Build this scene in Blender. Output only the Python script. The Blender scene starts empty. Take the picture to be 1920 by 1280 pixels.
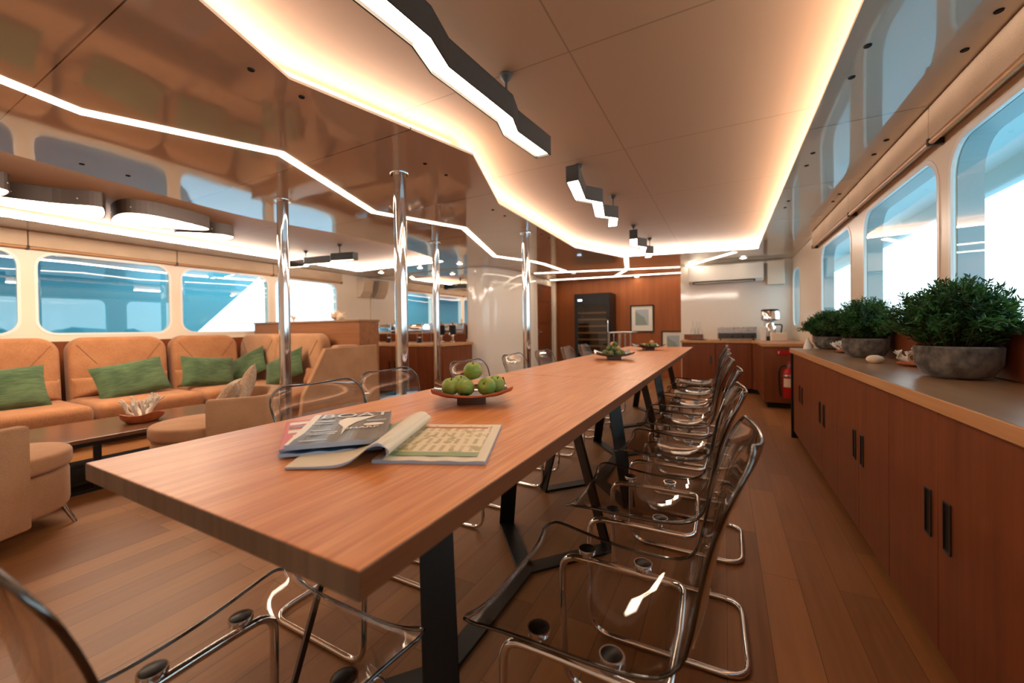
import bpy, bmesh, math, random
from math import sin, cos, pi, radians, sqrt, atan2
from mathutils import Vector, Matrix

C = bpy.context.scene.collection
SC = bpy.context.scene
PI = pi
random.seed(7)

# ------------------------------------------------------------------ camera
def make_camera():
    yaw, pitch, roll = radians(-28.19), radians(-0.53), radians(-0.74)
    f = Vector((sin(yaw)*cos(pitch), cos(yaw)*cos(pitch), sin(pitch)))
    r = Vector((cos(yaw), -sin(yaw), 0)); u = r.cross(f)
    r2 = cos(roll)*r + sin(roll)*u; u2 = -sin(roll)*r + cos(roll)*u
    cd = bpy.data.cameras.new('camera'); co = bpy.data.objects.new('camera', cd); C.objects.link(co)
    co.matrix_world = Matrix(((r2.x, u2.x, -f.x, 0), (r2.y, u2.y, -f.y, 0), (r2.z, u2.z, -f.z, 1.008), (0, 0, 0, 1)))
    cd.sensor_width = 36.0; cd.lens = 745.4/1920*36; cd.shift_x = 0.0002; cd.shift_y = -0.0091
    cd.clip_start = 0.02; cd.clip_end = 2000
    cd.dof.use_dof = True; cd.dof.focus_distance = 1.35; cd.dof.aperture_fstop = 2.2
    SC.camera = co
make_camera()

# ------------------------------------------------------------------ world, exposure
W = bpy.data.worlds.new('world'); SC.world = W; W.use_nodes = True
W.node_tree.nodes['Background'].inputs[0].default_value = (0.93, 0.96, 1.0, 1)
W.node_tree.nodes['Background'].inputs[1].default_value = 3.0
SC.view_settings.view_transform = 'Standard'; SC.view_settings.look = 'None'
SC.view_settings.exposure = 0.38; SC.view_settings.gamma = 1.0; SC.view_settings.use_curve_mapping = False
cy = SC.cycles
cy.use_denoising = True
cy.max_bounces = 14; cy.transparent_max_bounces = 40; cy.diffuse_bounces = 5; cy.glossy_bounces = 6; cy.transmission_bounces = 8
cy.caustics_reflective = True; cy.blur_glossy = 1.0; cy.caustics_refractive = False; cy.sample_clamp_indirect = 6.0
LED_COVE = 74.0; LED_STRIP = 13.0; LED_PANEL = 21.0
WARM = (1.0, 0.86, 0.75); WARM2 = (1.0, 0.82, 0.62)

# ------------------------------------------------------------------ material helpers
def lin(h):
    h = h.lstrip('#'); out = []
    for i in (0, 2, 4):
        c = int(h[i:i+2], 16)/255
        out.append(c/12.92 if c <= 0.04045 else ((c+0.055)/1.055)**2.4)
    return tuple(out)
def newmat(name):
    m = bpy.data.materials.new(name); m.use_nodes = True
    nt = m.node_tree; return m, nt, nt.nodes['Principled BSDF'], nt.nodes, nt.links
def plain(name, col, rough=0.5, metal=0.0, spec=0.5, coat=0.0, bump=0.0, bscale=40, emis=None, estr=0.0):
    m, nt, p, N, L = newmat(name)
    c = lin(col) if isinstance(col, str) else col
    p.inputs['Base Color'].default_value = (*c, 1); p.inputs['Roughness'].default_value = rough
    p.inputs['Metallic'].default_value = metal; p.inputs['Specular IOR Level'].default_value = spec
    p.inputs['Coat Weight'].default_value = coat
    n = N.new('ShaderNodeTexNoise'); n.inputs['Scale'].default_value = bscale
    tc = N.new('ShaderNodeTexCoord'); L.new(tc.outputs['Object'], n.inputs['Vector'])
    if bump:
        b = N.new('ShaderNodeBump'); b.inputs['Strength'].default_value = bump; b.inputs['Distance'].default_value = 0.004
        L.new(n.outputs['Fac'], b.inputs['Height']); L.new(b.outputs['Normal'], p.inputs['Normal'])
    else:
        mr = N.new('ShaderNodeMapRange'); mr.inputs[3].default_value = max(0, rough*0.88); mr.inputs[4].default_value = min(1, rough*1.12)
        L.new(n.outputs['Fac'], mr.inputs[0]); L.new(mr.outputs[0], p.inputs['Roughness'])
    if emis:
        p.inputs['Emission Color'].default_value = (*emis, 1); p.inputs['Emission Strength'].default_value = estr
    return m
def emit(name, col, s):
    m, nt, p, N, L = newmat(name); N.remove(p)
    e = N.new('ShaderNodeEmission'); e.inputs[0].default_value = (*col, 1); e.inputs[1].default_value = s
    L.new(e.outputs[0], N['Material Output'].inputs[0]); return m
def wood(name, c1, c2, axis='Y', scale=6.0, stretch=14.0, rough=0.45, spec=0.4, coat=0.0, contrast=(0.3, 0.72), fine=0.35):
    m, nt, p, N, L = newmat(name)
    tc = N.new('ShaderNodeTexCoord'); mp = N.new('ShaderNodeMapping')
    s = [scale*stretch]*3; s['XYZ'.index(axis)] = scale*0.55
    mp.inputs['Scale'].default_value = s
    L.new(tc.outputs['Object'], mp.inputs['Vector'])
    n = N.new('ShaderNodeTexNoise'); n.inputs['Scale'].default_value = 0.35; n.inputs['Detail'].default_value = 5; n.inputs['Distortion'].default_value = 0.6
    n2 = N.new('ShaderNodeTexNoise'); n2.inputs['Scale'].default_value = 1.6; n2.inputs['Detail'].default_value = 3
    L.new(mp.outputs[0], n.inputs['Vector']); L.new(mp.outputs[0], n2.inputs['Vector'])
    mx = N.new('ShaderNodeMath'); mx.operation = 'MULTIPLY_ADD'; mx.inputs[1].default_value = fine
    L.new(n2.outputs['Fac'], mx.inputs[0])
    ms = N.new('ShaderNodeMath'); ms.operation = 'MULTIPLY'; ms.inputs[1].default_value = 1-fine
    L.new(n.outputs['Fac'], ms.inputs[0]); L.new(ms.outputs[0], mx.inputs[2])
    r = N.new('ShaderNodeValToRGB'); r.color_ramp.elements[0].position = contrast[0]; r.color_ramp.elements[1].position = contrast[1]
    r.color_ramp.elements[0].color = (*lin(c1), 1); r.color_ramp.elements[1].color = (*lin(c2), 1)
    L.new(mx.outputs[0], r.inputs[0]); L.new(r.outputs[0], p.inputs['Base Color'])
    p.inputs['Roughness'].default_value = rough; p.inputs['Specular IOR Level'].default_value = spec; p.inputs['Coat Weight'].default_value = coat
    b = N.new('ShaderNodeBump'); b.inputs['Strength'].default_value = 0.12; b.inputs['Distance'].default_value = 0.002
    L.new(n2.outputs['Fac'], b.inputs['Height']); L.new(b.outputs[0], p.inputs['Normal'])
    return m
def fabric(name, c1, c2, scale=260, stripes=None, rough=0.95, bump=0.25):
    m, nt, p, N, L = newmat(name)
    tc = N.new('ShaderNodeTexCoord'); mp = N.new('ShaderNodeMapping'); L.new(tc.outputs['Object'], mp.inputs[0])
    if stripes: mp.inputs['Scale'].default_value = stripes
    n = N.new('ShaderNodeTexNoise'); n.inputs['Scale'].default_value = scale; n.inputs['Detail'].default_value = 2
    n3 = N.new('ShaderNodeTexNoise'); n3.inputs['Scale'].default_value = 5; n3.inputs['Detail'].default_value = 3
    L.new(mp.outputs[0], n.inputs['Vector']); L.new(tc.outputs['Object'], n3.inputs['Vector'])
    ad = N.new('ShaderNodeMath'); ad.operation = 'MULTIPLY_ADD'; ad.inputs[1].default_value = 0.45
    L.new(n3.outputs['Fac'], ad.inputs[0])
    mu = N.new('ShaderNodeMath'); mu.operation = 'MULTIPLY'; mu.inputs[1].default_value = 0.55
    L.new(n.outputs['Fac'], mu.inputs[0]); L.new(mu.outputs[0], ad.inputs[2])
    r = N.new('ShaderNodeValToRGB'); r.color_ramp.elements[0].position = 0.38; r.color_ramp.elements[1].position = 0.62
    r.color_ramp.elements[0].color = (*lin(c1), 1); r.color_ramp.elements[1].color = (*lin(c2), 1)
    L.new(ad.outputs[0], r.inputs[0]); L.new(r.outputs[0], p.inputs['Base Color'])
    p.inputs['Roughness'].default_value = rough; p.inputs['Specular IOR Level'].default_value = 0.2
    p.inputs['Sheen Weight'].default_value = 0.15
    b = N.new('ShaderNodeBump'); b.inputs['Strength'].default_value = bump; b.inputs['Distance'].default_value = 0.003
    L.new(n.outputs['Fac'], b.inputs['Height']); L.new(b.outputs[0], p.inputs['Normal'])
    return m
def thin_glass(name, tint, gloss=(1, 1, 1), ior=1.5, rough=0.0, edge=None, boost=1.0):
    """clear sheet: light goes straight through with a tint, the surface mirrors by Fresnel"""
    m, nt, p, N, L = newmat(name); N.remove(p)
    t = N.new('ShaderNodeBsdfTransparent'); g = N.new('ShaderNodeBsdfGlossy'); g.inputs['Roughness'].default_value = rough
    g.inputs[0].default_value = (*gloss, 1)
    if edge is None: t.inputs[0].default_value = (*tint, 1)
    else:
        lw = N.new('ShaderNodeLayerWeight'); lw.inputs[0].default_value = 0.5
        r = N.new('ShaderNodeValToRGB'); r.color_ramp.elements[0].color = (*tint, 1); r.color_ramp.elements[1].color = (*edge, 1)
        r.color_ramp.elements[0].position = 0.45; r.color_ramp.elements[1].position = 1.0
        L.new(lw.outputs['Facing'], r.inputs[0]); L.new(r.outputs[0], t.inputs[0])
    fw = N.new('ShaderNodeLayerWeight'); fw.inputs[0].default_value = 0.5
    pw = N.new('ShaderNodeMath'); pw.operation = 'POWER'; pw.inputs[1].default_value = 5.0; L.new(fw.outputs['Facing'], pw.inputs[0])
    f0 = ((ior-1)/(ior+1))**2*boost
    mu = N.new('ShaderNodeMath'); mu.operation = 'MULTIPLY_ADD'; mu.use_clamp = True; mu.inputs[1].default_value = 1-f0; mu.inputs[2].default_value = f0
    L.new(pw.outputs[0], mu.inputs[0])
    mx = N.new('ShaderNodeMixShader'); L.new(mu.outputs[0], mx.inputs[0]); L.new(t.outputs[0], mx.inputs[1]); L.new(g.outputs[0], mx.inputs[2])
    L.new(mx.outputs[0], N['Material Output'].inputs[0]); return m
def seam_lines(N, L, tc, xs, period, off, width=0.004):
    """factor that is 1 on panel joints: along x = const lines and every `period` along y"""
    sp = N.new('ShaderNodeSeparateXYZ'); L.new(tc.outputs['Object'], sp.inputs[0])
    def node(op, a, b=None):
        n = N.new('ShaderNodeMath'); n.operation = op
        for i, v in enumerate((a, b)):
            if v is None: continue
            if isinstance(v, (int, float)): n.inputs[i].default_value = v
            else: L.new(v, n.inputs[i])
        return n.outputs[0]
    ys = node('ABSOLUTE', node('SUBTRACT', node('FRACT', node('DIVIDE', node('SUBTRACT', sp.outputs['Y'], off), period)), 0.5))
    res = node('GREATER_THAN', ys, 0.5-width/period/2)
    for x in xs:
        res = node('MAXIMUM', res, node('LESS_THAN', node('ABSOLUTE', node('SUBTRACT', sp.outputs['X'], x)), width/2))
    return res

# ------------------------------------------------------------------ materials
def glossy_ceiling_mat():
    m, nt, p, N, L = newmat('lacquered_ceiling')
    tc = N.new('ShaderNodeTexCoord')
    s = seam_lines(N, L, tc, [], 1.03, -0.5, 0.005)
    n = N.new('ShaderNodeTexNoise'); n.inputs['Scale'].default_value = 1.6; n.inputs['Detail'].default_value = 1.0
    L.new(tc.outputs['Object'], n.inputs['Vector'])
    b = N.new('ShaderNodeBump'); b.inputs['Strength'].default_value = 0.5; b.inputs['Distance'].default_value = 0.008
    L.new(n.outputs['Fac'], b.inputs['Height'])
    mx = N.new('ShaderNodeMix'); mx.data_type = 'RGBA'
    mx.inputs['A'].default_value = (*lin('#c2b39f'), 1); mx.inputs['B'].default_value = (*lin('#4a3a2c'), 1)
    L.new(s, mx.inputs['Factor']); L.new(mx.outputs['Result'], p.inputs['Base Color'])
    p.inputs['Roughness'].default_value = 0.05; p.inputs['IOR'].default_value = 1.75; p.inputs['Specular IOR Level'].default_value = 0.5
    L.new(b.outputs[0], p.inputs['Normal']); return m
def tray_mat():
    m, nt, p, N, L = newmat('tray_fabric')
    tc = N.new('ShaderNodeTexCoord')
    s = seam_lines(N, L, tc, [-0.56, -4.9], 1.03, -0.5+0.02, 0.007)
    mx = N.new('ShaderNodeMix'); mx.data_type = 'RGBA'
    mx.inputs['A'].default_value = (*lin('#8d6c50'), 1); mx.inputs['B'].default_value = (*lin('#74573a'), 1)
    L.new(s, mx.inputs['Factor']); L.new(mx.outputs['Result'], p.inputs['Base Color'])
    p.inputs['Roughness'].default_value = 0.7; p.inputs['Specular IOR Level'].default_value = 0.25
    n = N.new('ShaderNodeTexNoise'); n.inputs['Scale'].default_value = 300; L.new(tc.outputs['Object'], n.inputs[0])
    b = N.new('ShaderNodeBump'); b.inputs['Strength'].default_value = 0.15; b.inputs['Distance'].default_value = 0.002
    L.new(n.outputs['Fac'], b.inputs['Height']); L.new(b.outputs[0], p.inputs['Normal']); return m
def floor_mat():
    m, nt, p, N, L = newmat('plank_floor')
    tc = N.new('ShaderNodeTexCoord'); mp = N.new('ShaderNodeMapping'); mp.inputs['Rotation'].default_value = (0, 0, PI/2)
    L.new(tc.outputs['Object'], mp.inputs[0])
    br = N.new('ShaderNodeTexBrick'); br.inputs['Scale'].default_value = 1.0; br.inputs['Brick Width'].default_value = 0.95; br.inputs['Row Height'].default_value = 0.125
    br.inputs['Mortar Size'].default_value = 0.0012; br.inputs['Mortar Smooth'].default_value = 0.2; br.offset = 0.37
    br.inputs['Color1'].default_value = (0, 0, 0, 1); br.inputs['Color2'].default_value = (1, 1, 1, 1); br.inputs['Mortar'].default_value = (0.2, 0.2, 0.2, 1)
    L.new(mp.outputs[0], br.inputs[0])
    mp2 = N.new('ShaderNodeMapping'); mp2.inputs['Scale'].default_value = (42, 2.2, 1); L.new(tc.outputs['Object'], mp2.inputs[0])
    n = N.new('ShaderNodeTexNoise'); n.inputs['Scale'].default_value = 1; n.inputs['Detail'].default_value = 5; n.inputs['Distortion'].default_value = 0.5
    L.new(mp2.outputs[0], n.inputs[0])
    a = N.new('ShaderNodeMath'); a.operation = 'MULTIPLY_ADD'; a.inputs[1].default_value = 0.5; L.new(br.outputs['Color'], a.inputs[0])
    h = N.new('ShaderNodeMath'); h.operation = 'MULTIPLY'; h.inputs[1].default_value = 0.5; L.new(n.outputs['Fac'], h.inputs[0]); L.new(h.outputs[0], a.inputs[2])
    r = N.new('ShaderNodeValToRGB'); r.color_ramp.elements[0].position = 0.12; r.color_ramp.elements[1].position = 0.85
    r.color_ramp.elements[0].color = (*lin('#744b2d'), 1); r.color_ramp.elements[1].color = (*lin('#9c6b41'), 1)
    L.new(a.outputs[0], r.inputs[0])
    mx = N.new('ShaderNodeMix'); mx.data_type = 'RGBA'; mx.inputs['B'].default_value = (*lin('#5a3a22'), 1)
    L.new(br.outputs['Fac'], mx.inputs['Factor']); L.new(r.outputs[0], mx.inputs['A']); L.new(mx.outputs['Result'], p.inputs['Base Color'])
    p.inputs['Roughness'].default_value = 0.42; p.inputs['Specular IOR Level'].default_value = 0.35
    return m
M = {}
M['ceiling'] = glossy_ceiling_mat(); M['tray'] = tray_mat(); M['floor'] = floor_mat()
M['cove'] = emit('cove_led', WARM, LED_COVE); M['led'] = emit('led_strip', WARM2, LED_STRIP)
M['panel_light'] = emit('lamp_diffuser', (1, 0.78, 0.56), LED_PANEL); M['bulb'] = emit('downlight_bulb', (1, 0.82, 0.6), 25)
M['table_top'] = wood('oak_table', '#b05e2b', '#de985c', 'Y', 6, 20, 0.33, 0.5, 0.0, (0.32, 0.68), 0.6)
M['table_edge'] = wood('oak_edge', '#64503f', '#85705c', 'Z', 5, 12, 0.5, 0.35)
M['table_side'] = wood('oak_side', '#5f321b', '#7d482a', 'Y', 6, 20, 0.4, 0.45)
M['cab'] = wood('walnut_veneer', '#683317', '#844626', 'Z', 4, 12, 0.42, 0.4)
M['cab_light'] = wood('worktop_wood', '#b98354', '#cfa070', 'Y', 5, 12, 0.4, 0.45)
M['cab_grey'] = wood('credenza_top', '#8d6a4c', '#a98562', 'Y', 4, 10, 0.3, 0.5)
M['halfwall'] = wood('halfwall_wood', '#8a5a38', '#a87148', 'X', 4, 12, 0.5, 0.35)
M['wall_wood'] = wood('panel_wood', '#8c4a22', '#a65f31', 'Z', 3, 10, 0.45, 0.35)
M['dark_wood'] = wood('coffee_table_wood', '#5c3a26', '#77503a', 'Y', 4, 12, 0.22, 0.6)
M['cream'] = plain('cream_wall', '#e9d9c4', 0.35, bump=0.0)
M['white_gloss'] = plain('white_lacquer', '#ece4da', 0.08, spec=0.6)
M['white'] = plain('white_plastic', '#eeeae4', 0.35)
M['beige'] = fabric('blind_fabric', '#c3a88c', '#d3b99c', 180)
M['sofa'] = fabric('tan_suede', '#966443', '#ab7853', 120, bump=0.12)
M['sofa2'] = fabric('sand_fabric', '#a97c5b', '#bd916d', 240)
M['arm'] = fabric('armchair_weave', '#a87c5a', '#c09672', 300)
M['green'] = fabric('green_weave', '#374c35', '#596c4b', 6, stripes=(2, 2, 30))
M['plaid'] = fabric('plaid_cushion', '#b09073', '#cdb7a0', 90)
M['chrome'] = plain('chrome', (0.82, 0.83, 0.85), 0.07, 1.0)
M['steel'] = plain('brushed_steel', (0.5, 0.5, 0.5), 0.28, 1.0)
M['black'] = plain('black_steel', '#0e0d0d', 0.42, spec=0.4)
M['black_matte'] = plain('black_matte', '#15110e', 0.7, spec=0.3)
M['lamp_black'] = plain('lamp_housing', '#100c09', 0.55, spec=0.3)
M['lamp_brown'] = plain('lamp_rim', '#33251b', 0.45, spec=0.35)
M['handle'] = plain('recessed_steel', '#4f4f50', 0.35, 0.8)
M['cap'] = plain('smoked_cap', '#1a100b', 0.35, spec=0.15)
M['acrylic'] = thin_glass('clear_acrylic', (0.965, 0.955, 0.94), ior=1.49, rough=0.012, edge=(0.6, 0.55, 0.49), boost=1.25)
M['acrylic_edge'] = thin_glass('acrylic_edge', (0.2, 0.175, 0.16), ior=1.5, rough=0.04, boost=3.0)
M['glass'] = thin_glass('window_glass', (0.66, 0.87, 0.93), ior=1.5, boost=3.0)
M['clear'] = thin_glass('clear_glass', (0.93, 0.95, 0.95), ior=1.45, edge=(0.5, 0.55, 0.55))
M['fridge_glass'] = thin_glass('fridge_glass', (0.45, 0.45, 0.45), ior=1.5, boost=2)
M['mirror'] = plain('mirror', (0.86, 0.86, 0.86), 0.0, 1.0)
M['hull'] = plain('hull_paint', '#4a9db2', 0.35)
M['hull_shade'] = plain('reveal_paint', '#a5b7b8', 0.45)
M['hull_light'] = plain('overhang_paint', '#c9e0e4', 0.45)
M['sea'] = plain('sea', '#7fb4c8', 0.15, spec=0.5, bump=0.6, bscale=0.6)
M['island'] = plain('island', '#5d7f86', 0.9)
M['stone'] = fabric('grey_pot', '#45423f', '#807a73', 34, bump=0.4)
M['coral'] = plain('white_coral', '#e9e2d6', 0.8, bump=0.6, bscale=90)
M['shell'] = plain('shell', '#e3cdb4', 0.5, bump=0.5, bscale=40)
M['bowl_wood'] = wood('bowl_wood', '#8f4424', '#b8673a', 'X', 8, 8, 0.45, 0.4)
M['dish'] = plain('brown_dish', '#4a2417', 0.12, spec=0.6)
M['dish_grey'] = plain('grey_dish', '#7d8c90', 0.18, spec=0.6)
M['red'] = plain('extinguisher_red', '#b3121a', 0.3)
M['paper'] = plain('paper', '#e8e2d8', 0.6)
M['foil'] = plain('foil', '#cfc3b6', 0.25, 0.6)
M['stem'] = plain('stem', '#3a2c16', 0.8)

# ------------------------------------------------------------------ mesh helpers
def finish(name, bm, mats, parent=None, smooth=False, loc=None, autosmooth=None):
    bmesh.ops.recalc_face_normals(bm, faces=bm.faces)
    me = bpy.data.meshes.new(name); bm.to_mesh(me); bm.free()
    for m in (mats if isinstance(mats, (list, tuple)) else [mats]): me.materials.append(m)
    if smooth:
        for p in me.polygons: p.use_smooth = True
    if any(p.use_smooth for p in me.polygons): me.set_sharp_from_angle(angle=radians(autosmooth or 48))
    o = bpy.data.objects.new(name, me); C.objects.link(o)
    if loc: o.location = loc
    if parent: o.parent = parent
    return o
def tag(o, label=None, cat=None, group=None, kind=None):
    if label: o['label'] = label
    if cat: o['category'] = cat
    if group: o['group'] = group
    if kind: o['kind'] = kind
    return o
def thing(name, label, cat, loc=(0, 0, 0), rz=0, group=None):
    o = bpy.data.objects.new(name, None); C.objects.link(o); o.location = loc; o.rotation_euler = (0, 0, rz)
    o.empty_display_size = 0.05
    return tag(o, label, cat, group)
def struct(name, bm, mats, parent=None, smooth=False, autosmooth=None):
    o = finish(name, bm, mats, parent, smooth, None, autosmooth)
    if not parent: o['kind'] = 'structure'
    return o
def copy_tree(o, parent=None):
    c = o.copy(); C.objects.link(c)
    if parent: c.parent = parent
    for ch in [k for k in bpy.data.objects if k.parent == o]: copy_tree(ch, c)
    return c
def dup(root, loc, rz, label, group=None):
    c = copy_tree(root); c.location = loc; c.rotation_euler = (0, 0, rz); c['label'] = label
    if group: c['group'] = group
    return c
def box(bm, x0, x1, y0, y1, z0, z1, bev=0.0, mi=0, seg=2):
    b2 = bmesh.new()
    bmesh.ops.create_cube(b2, size=1)
    for v in b2.verts: v.co = Vector(((x0+x1)/2+v.co.x*(x1-x0), (y0+y1)/2+v.co.y*(y1-y0), (z0+z1)/2+v.co.z*(z1-z0)))
    if bev: bmesh.ops.bevel(b2, geom=b2.edges[:], offset=bev, segments=seg, affect='EDGES', profile=0.5)
    join(bm, b2, mi)
def join(bm, b2, mi=0, mat=None):
    vm = {}
    for v in b2.verts: vm[v] = bm.verts.new(mat @ v.co if mat else v.co)
    for f in b2.faces:
        try:
            nf = bm.faces.new([vm[v] for v in f.verts]); nf.material_index = mi if mi is not None else f.material_index; nf.smooth = f.smooth
        except ValueError: pass
    b2.free()
def BM(): return bmesh.new()
def prism(bm, poly, z0, z1, mi=0, bev=0.0, seg=2, mat=None):
    b2 = bmesh.new()
    lo = [b2.verts.new((x, y, z0)) for x, y in poly]; hi = [b2.verts.new((x, y, z1)) for x, y in poly]
    n = len(poly)
    f0 = b2.faces.new(lo[::-1]); f1 = b2.faces.new(hi)
    for i in range(n): b2.faces.new((lo[i], lo[(i+1) % n], hi[(i+1) % n], hi[i]))
    bmesh.ops.recalc_face_normals(b2, faces=b2.faces)
    if bev:
        es = [e for e in b2.edges if abs(e.verts[0].co.z-e.verts[1].co.z) < 1e-6]
        bmesh.ops.bevel(b2, geom=es, offset=bev, segments=seg, affect='EDGES', profile=0.5)
    join(bm, b2, mi, mat)
def rrect(x0, x1, y0, y1, r, n=6, rs=None):
    rs = rs or (r, r, r, r); out = []
    for (cx, cyy, a0, rr) in ((x1, y1, 0, rs[0]), (x0, y1, 90, rs[1]), (x0, y0, 180, rs[2]), (x1, y0, 270, rs[3])):
        sx = -1 if cx == x1 else 1; sy = -1 if cyy == y1 else 1
        if rr <= 0: out.append((cx, cyy)); continue
        for k in range(n+1):
            a = radians(a0+90*k/n); out.append((cx+sx*rr+rr*cos(a), cyy+sy*rr+rr*sin(a)))
    return out
def frames(pts, closed=False):
    P = [Vector(p) for p in pts]; n = len(P); T = []
    for i in range(n):
        a = P[(i-1) % n] if (closed or i > 0) else P[i]; b = P[(i+1) % n] if (closed or i < n-1) else P[i]
        T.append((b-a).normalized())
    up = Vector((0, 0, 1)) if abs(T[0].z) < 0.9 else Vector((1, 0, 0))
    N0 = (up-T[0]*up.dot(T[0])).normalized(); out = []
    for i in range(n):
        N0 = (N0-T[i]*N0.dot(T[i])).normalized(); out.append((P[i], N0, T[i].cross(N0)))
    return out
def tube(bm, pts, r, n=10, closed=False, caps=True, mi=0):
    F = frames(pts, closed); R = r if isinstance(r, (list, tuple)) else [r]*len(F); rings = []
    for (p, a, b), rr in zip(F, R):
        rings.append([bm.verts.new(p+(a*cos(2*PI*k/n)+b*sin(2*PI*k/n))*rr) for k in range(n)])
    m = len(rings)
    for i in range(m if closed else m-1):
        A, B = rings[i], rings[(i+1) % m]
        for k in range(n):
            f = bm.faces.new((A[k], A[(k+1) % n], B[(k+1) % n], B[k])); f.smooth = True; f.material_index = mi
    if caps and not closed:
        for ring, s in ((rings[0], -1), (rings[-1], 1)):
            f = bm.faces.new(ring[::s]); f.material_index = mi
def fillet(pts, r, n=5, closed=False):
    P = [Vector(p) for p in pts]; out = []; m = len(P)
    for i in range(m):
        if not closed and i in (0, m-1): out.append(P[i]); continue
        a, b, c = P[i-1], P[i], P[(i+1) % m]
        u = (a-b); v = (c-b); rr = min(r, u.length*0.45, v.length*0.45)
        u.normalize(); v.normalize(); p0 = b+u*rr; p1 = b+v*rr
        for k in range(n+1):
            t = k/n; out.append(p0*(1-t)**2+b*2*t*(1-t)+p1*t*t)
    return out
def lathe(bm, prof, n=24, c=(0, 0, 0), mi=0, smooth=True):
    rings = []
    for r, z in prof:
        rings.append([bm.verts.new((c[0]+max(r, 1e-5)*cos(2*PI*k/n), c[1]+max(r, 1e-5)*sin(2*PI*k/n), c[2]+z)) for k in range(n)])
    for A, B in zip(rings, rings[1:]):
        for k in range(n):
            f = bm.faces.new((A[k], A[(k+1) % n], B[(k+1) % n], B[k])); f.smooth = smooth; f.material_index = mi
    for ring in (rings[0], rings[-1]):
        if (ring[0].co-ring[n//2].co).length > 1e-3:
            f = bm.faces.new(ring); f.material_index = mi
def ball(bm, c, r, n=14, m=9, sc=(1, 1, 1), mi=0, rot=None, func=None):
    b2 = bmesh.new(); bmesh.ops.create_uvsphere(b2, u_segments=n, v_segments=m, radius=1)
    for v in b2.verts:
        p = v.co.copy()
        if func: p = func(p)
        p = Vector((p.x*sc[0]*r, p.y*sc[1]*r, p.z*sc[2]*r))
        if rot: p = rot @ p
        v.co = p+Vector(c)
    for f in b2.faces: f.smooth = True
    join(bm, b2, mi)
def loops_solid(bm, outer, holes, plane, t0, t1, mi=0):
    """flat sheet with holes; plane 'x' maps (a,b)->(t,a,b), 'y' -> (a,t,b), 'z' -> (a,b,t)"""
    def P(q, t): return {'x': (t, q[0], q[1]), 'y': (q[0], t, q[1]), 'z': (q[0], q[1], t)}[plane]
    b2 = bmesh.new(); es = []
    for lp in [outer]+holes:
        vs = [b2.verts.new(P(q, t0)) for q in lp]
        es += [b2.edges.new((vs[i], vs[(i+1) % len(vs)])) for i in range(len(vs))]
    bmesh.ops.triangle_fill(b2, use_beauty=True, use_dissolve=False, edges=es)
    faces = b2.faces[:]
    if abs(t1-t0) > 1e-6:
        ret = bmesh.ops.extrude_face_region(b2, geom=faces)
        d = Vector(P((0, 0), t1))-Vector(P((0, 0), t0))
        for g in ret['geom']:
            if isinstance(g, bmesh.types.BMVert): g.co += d
    bmesh.ops.recalc_face_normals(b2, faces=b2.faces)
    join(bm, b2, mi)
def offset_poly(poly, d):
    n = len(poly); A = sum(poly[i][0]*poly[(i+1) % n][1]-poly[(i+1) % n][0]*poly[i][1] for i in range(n))
    s = 1 if A > 0 else -1; out = []
    for i in range(n):
        p0, p1, p2 = Vector(poly[i-1]), Vector(poly[i]), Vector(poly[(i+1) % n])
        d1 = (p1-p0).normalized(); d2 = (p2-p1).normalized()
        n1 = Vector((d1.y, -d1.x))*s; n2 = Vector((d2.y, -d2.x))*s
        b = (n1+n2)
        if b.length < 1e-6: b = n1
        b.normalize(); k = d/max(0.35, b.dot(n1)); out.append((p1.x+b.x*k, p1.y+b.y*k))
    return out
def ribbon_wall(bm, poly, z0, z1, mi=0, closed=True):
    n = len(poly); lo = [bm.verts.new((x, y, z0)) for x, y in poly]; hi = [bm.verts.new((x, y, z1)) for x, y in poly]
    for i in range(n if closed else n-1):
        f = bm.faces.new((lo[i], lo[(i+1) % n], hi[(i+1) % n], hi[i])); f.material_index = mi
def strip2d(path, w):
    """closed polygon round an open plan path"""
    P = [Vector(p) for p in path]; L_, R_ = [], []
    for i, p in enumerate(P):
        d1 = (p-P[i-1]).normalized() if i else (P[1]-p).normalized()
        d2 = (P[i+1]-p).normalized() if i < len(P)-1 else d1
        n1 = Vector((-d1.y, d1.x)); n2 = Vector((-d2.y, d2.x)); b = (n1+n2).normalized(); k = (w/2)/max(0.4, b.dot(n1))
        L_.append((p.x+b.x*k, p.y+b.y*k)); R_.append((p.x-b.x*k, p.y-b.y*k))
    return L_+R_[::-1]
def cylinder(bm, p0, p1, r, n=14, mi=0): tube(bm, [p0, p1], r, n, mi=mi)

# ================================================================== ROOM SHELL
XL, XR, YB, YF, H, HT = -6.05, 0.91, -1.3, 8.42, 2.03, 2.15
b = BM(); box(b, XL-0.1, XR+0.1, YB-0.1, YF+0.1, -0.1, 0); struct('floor', b, M['floor'])

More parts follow.
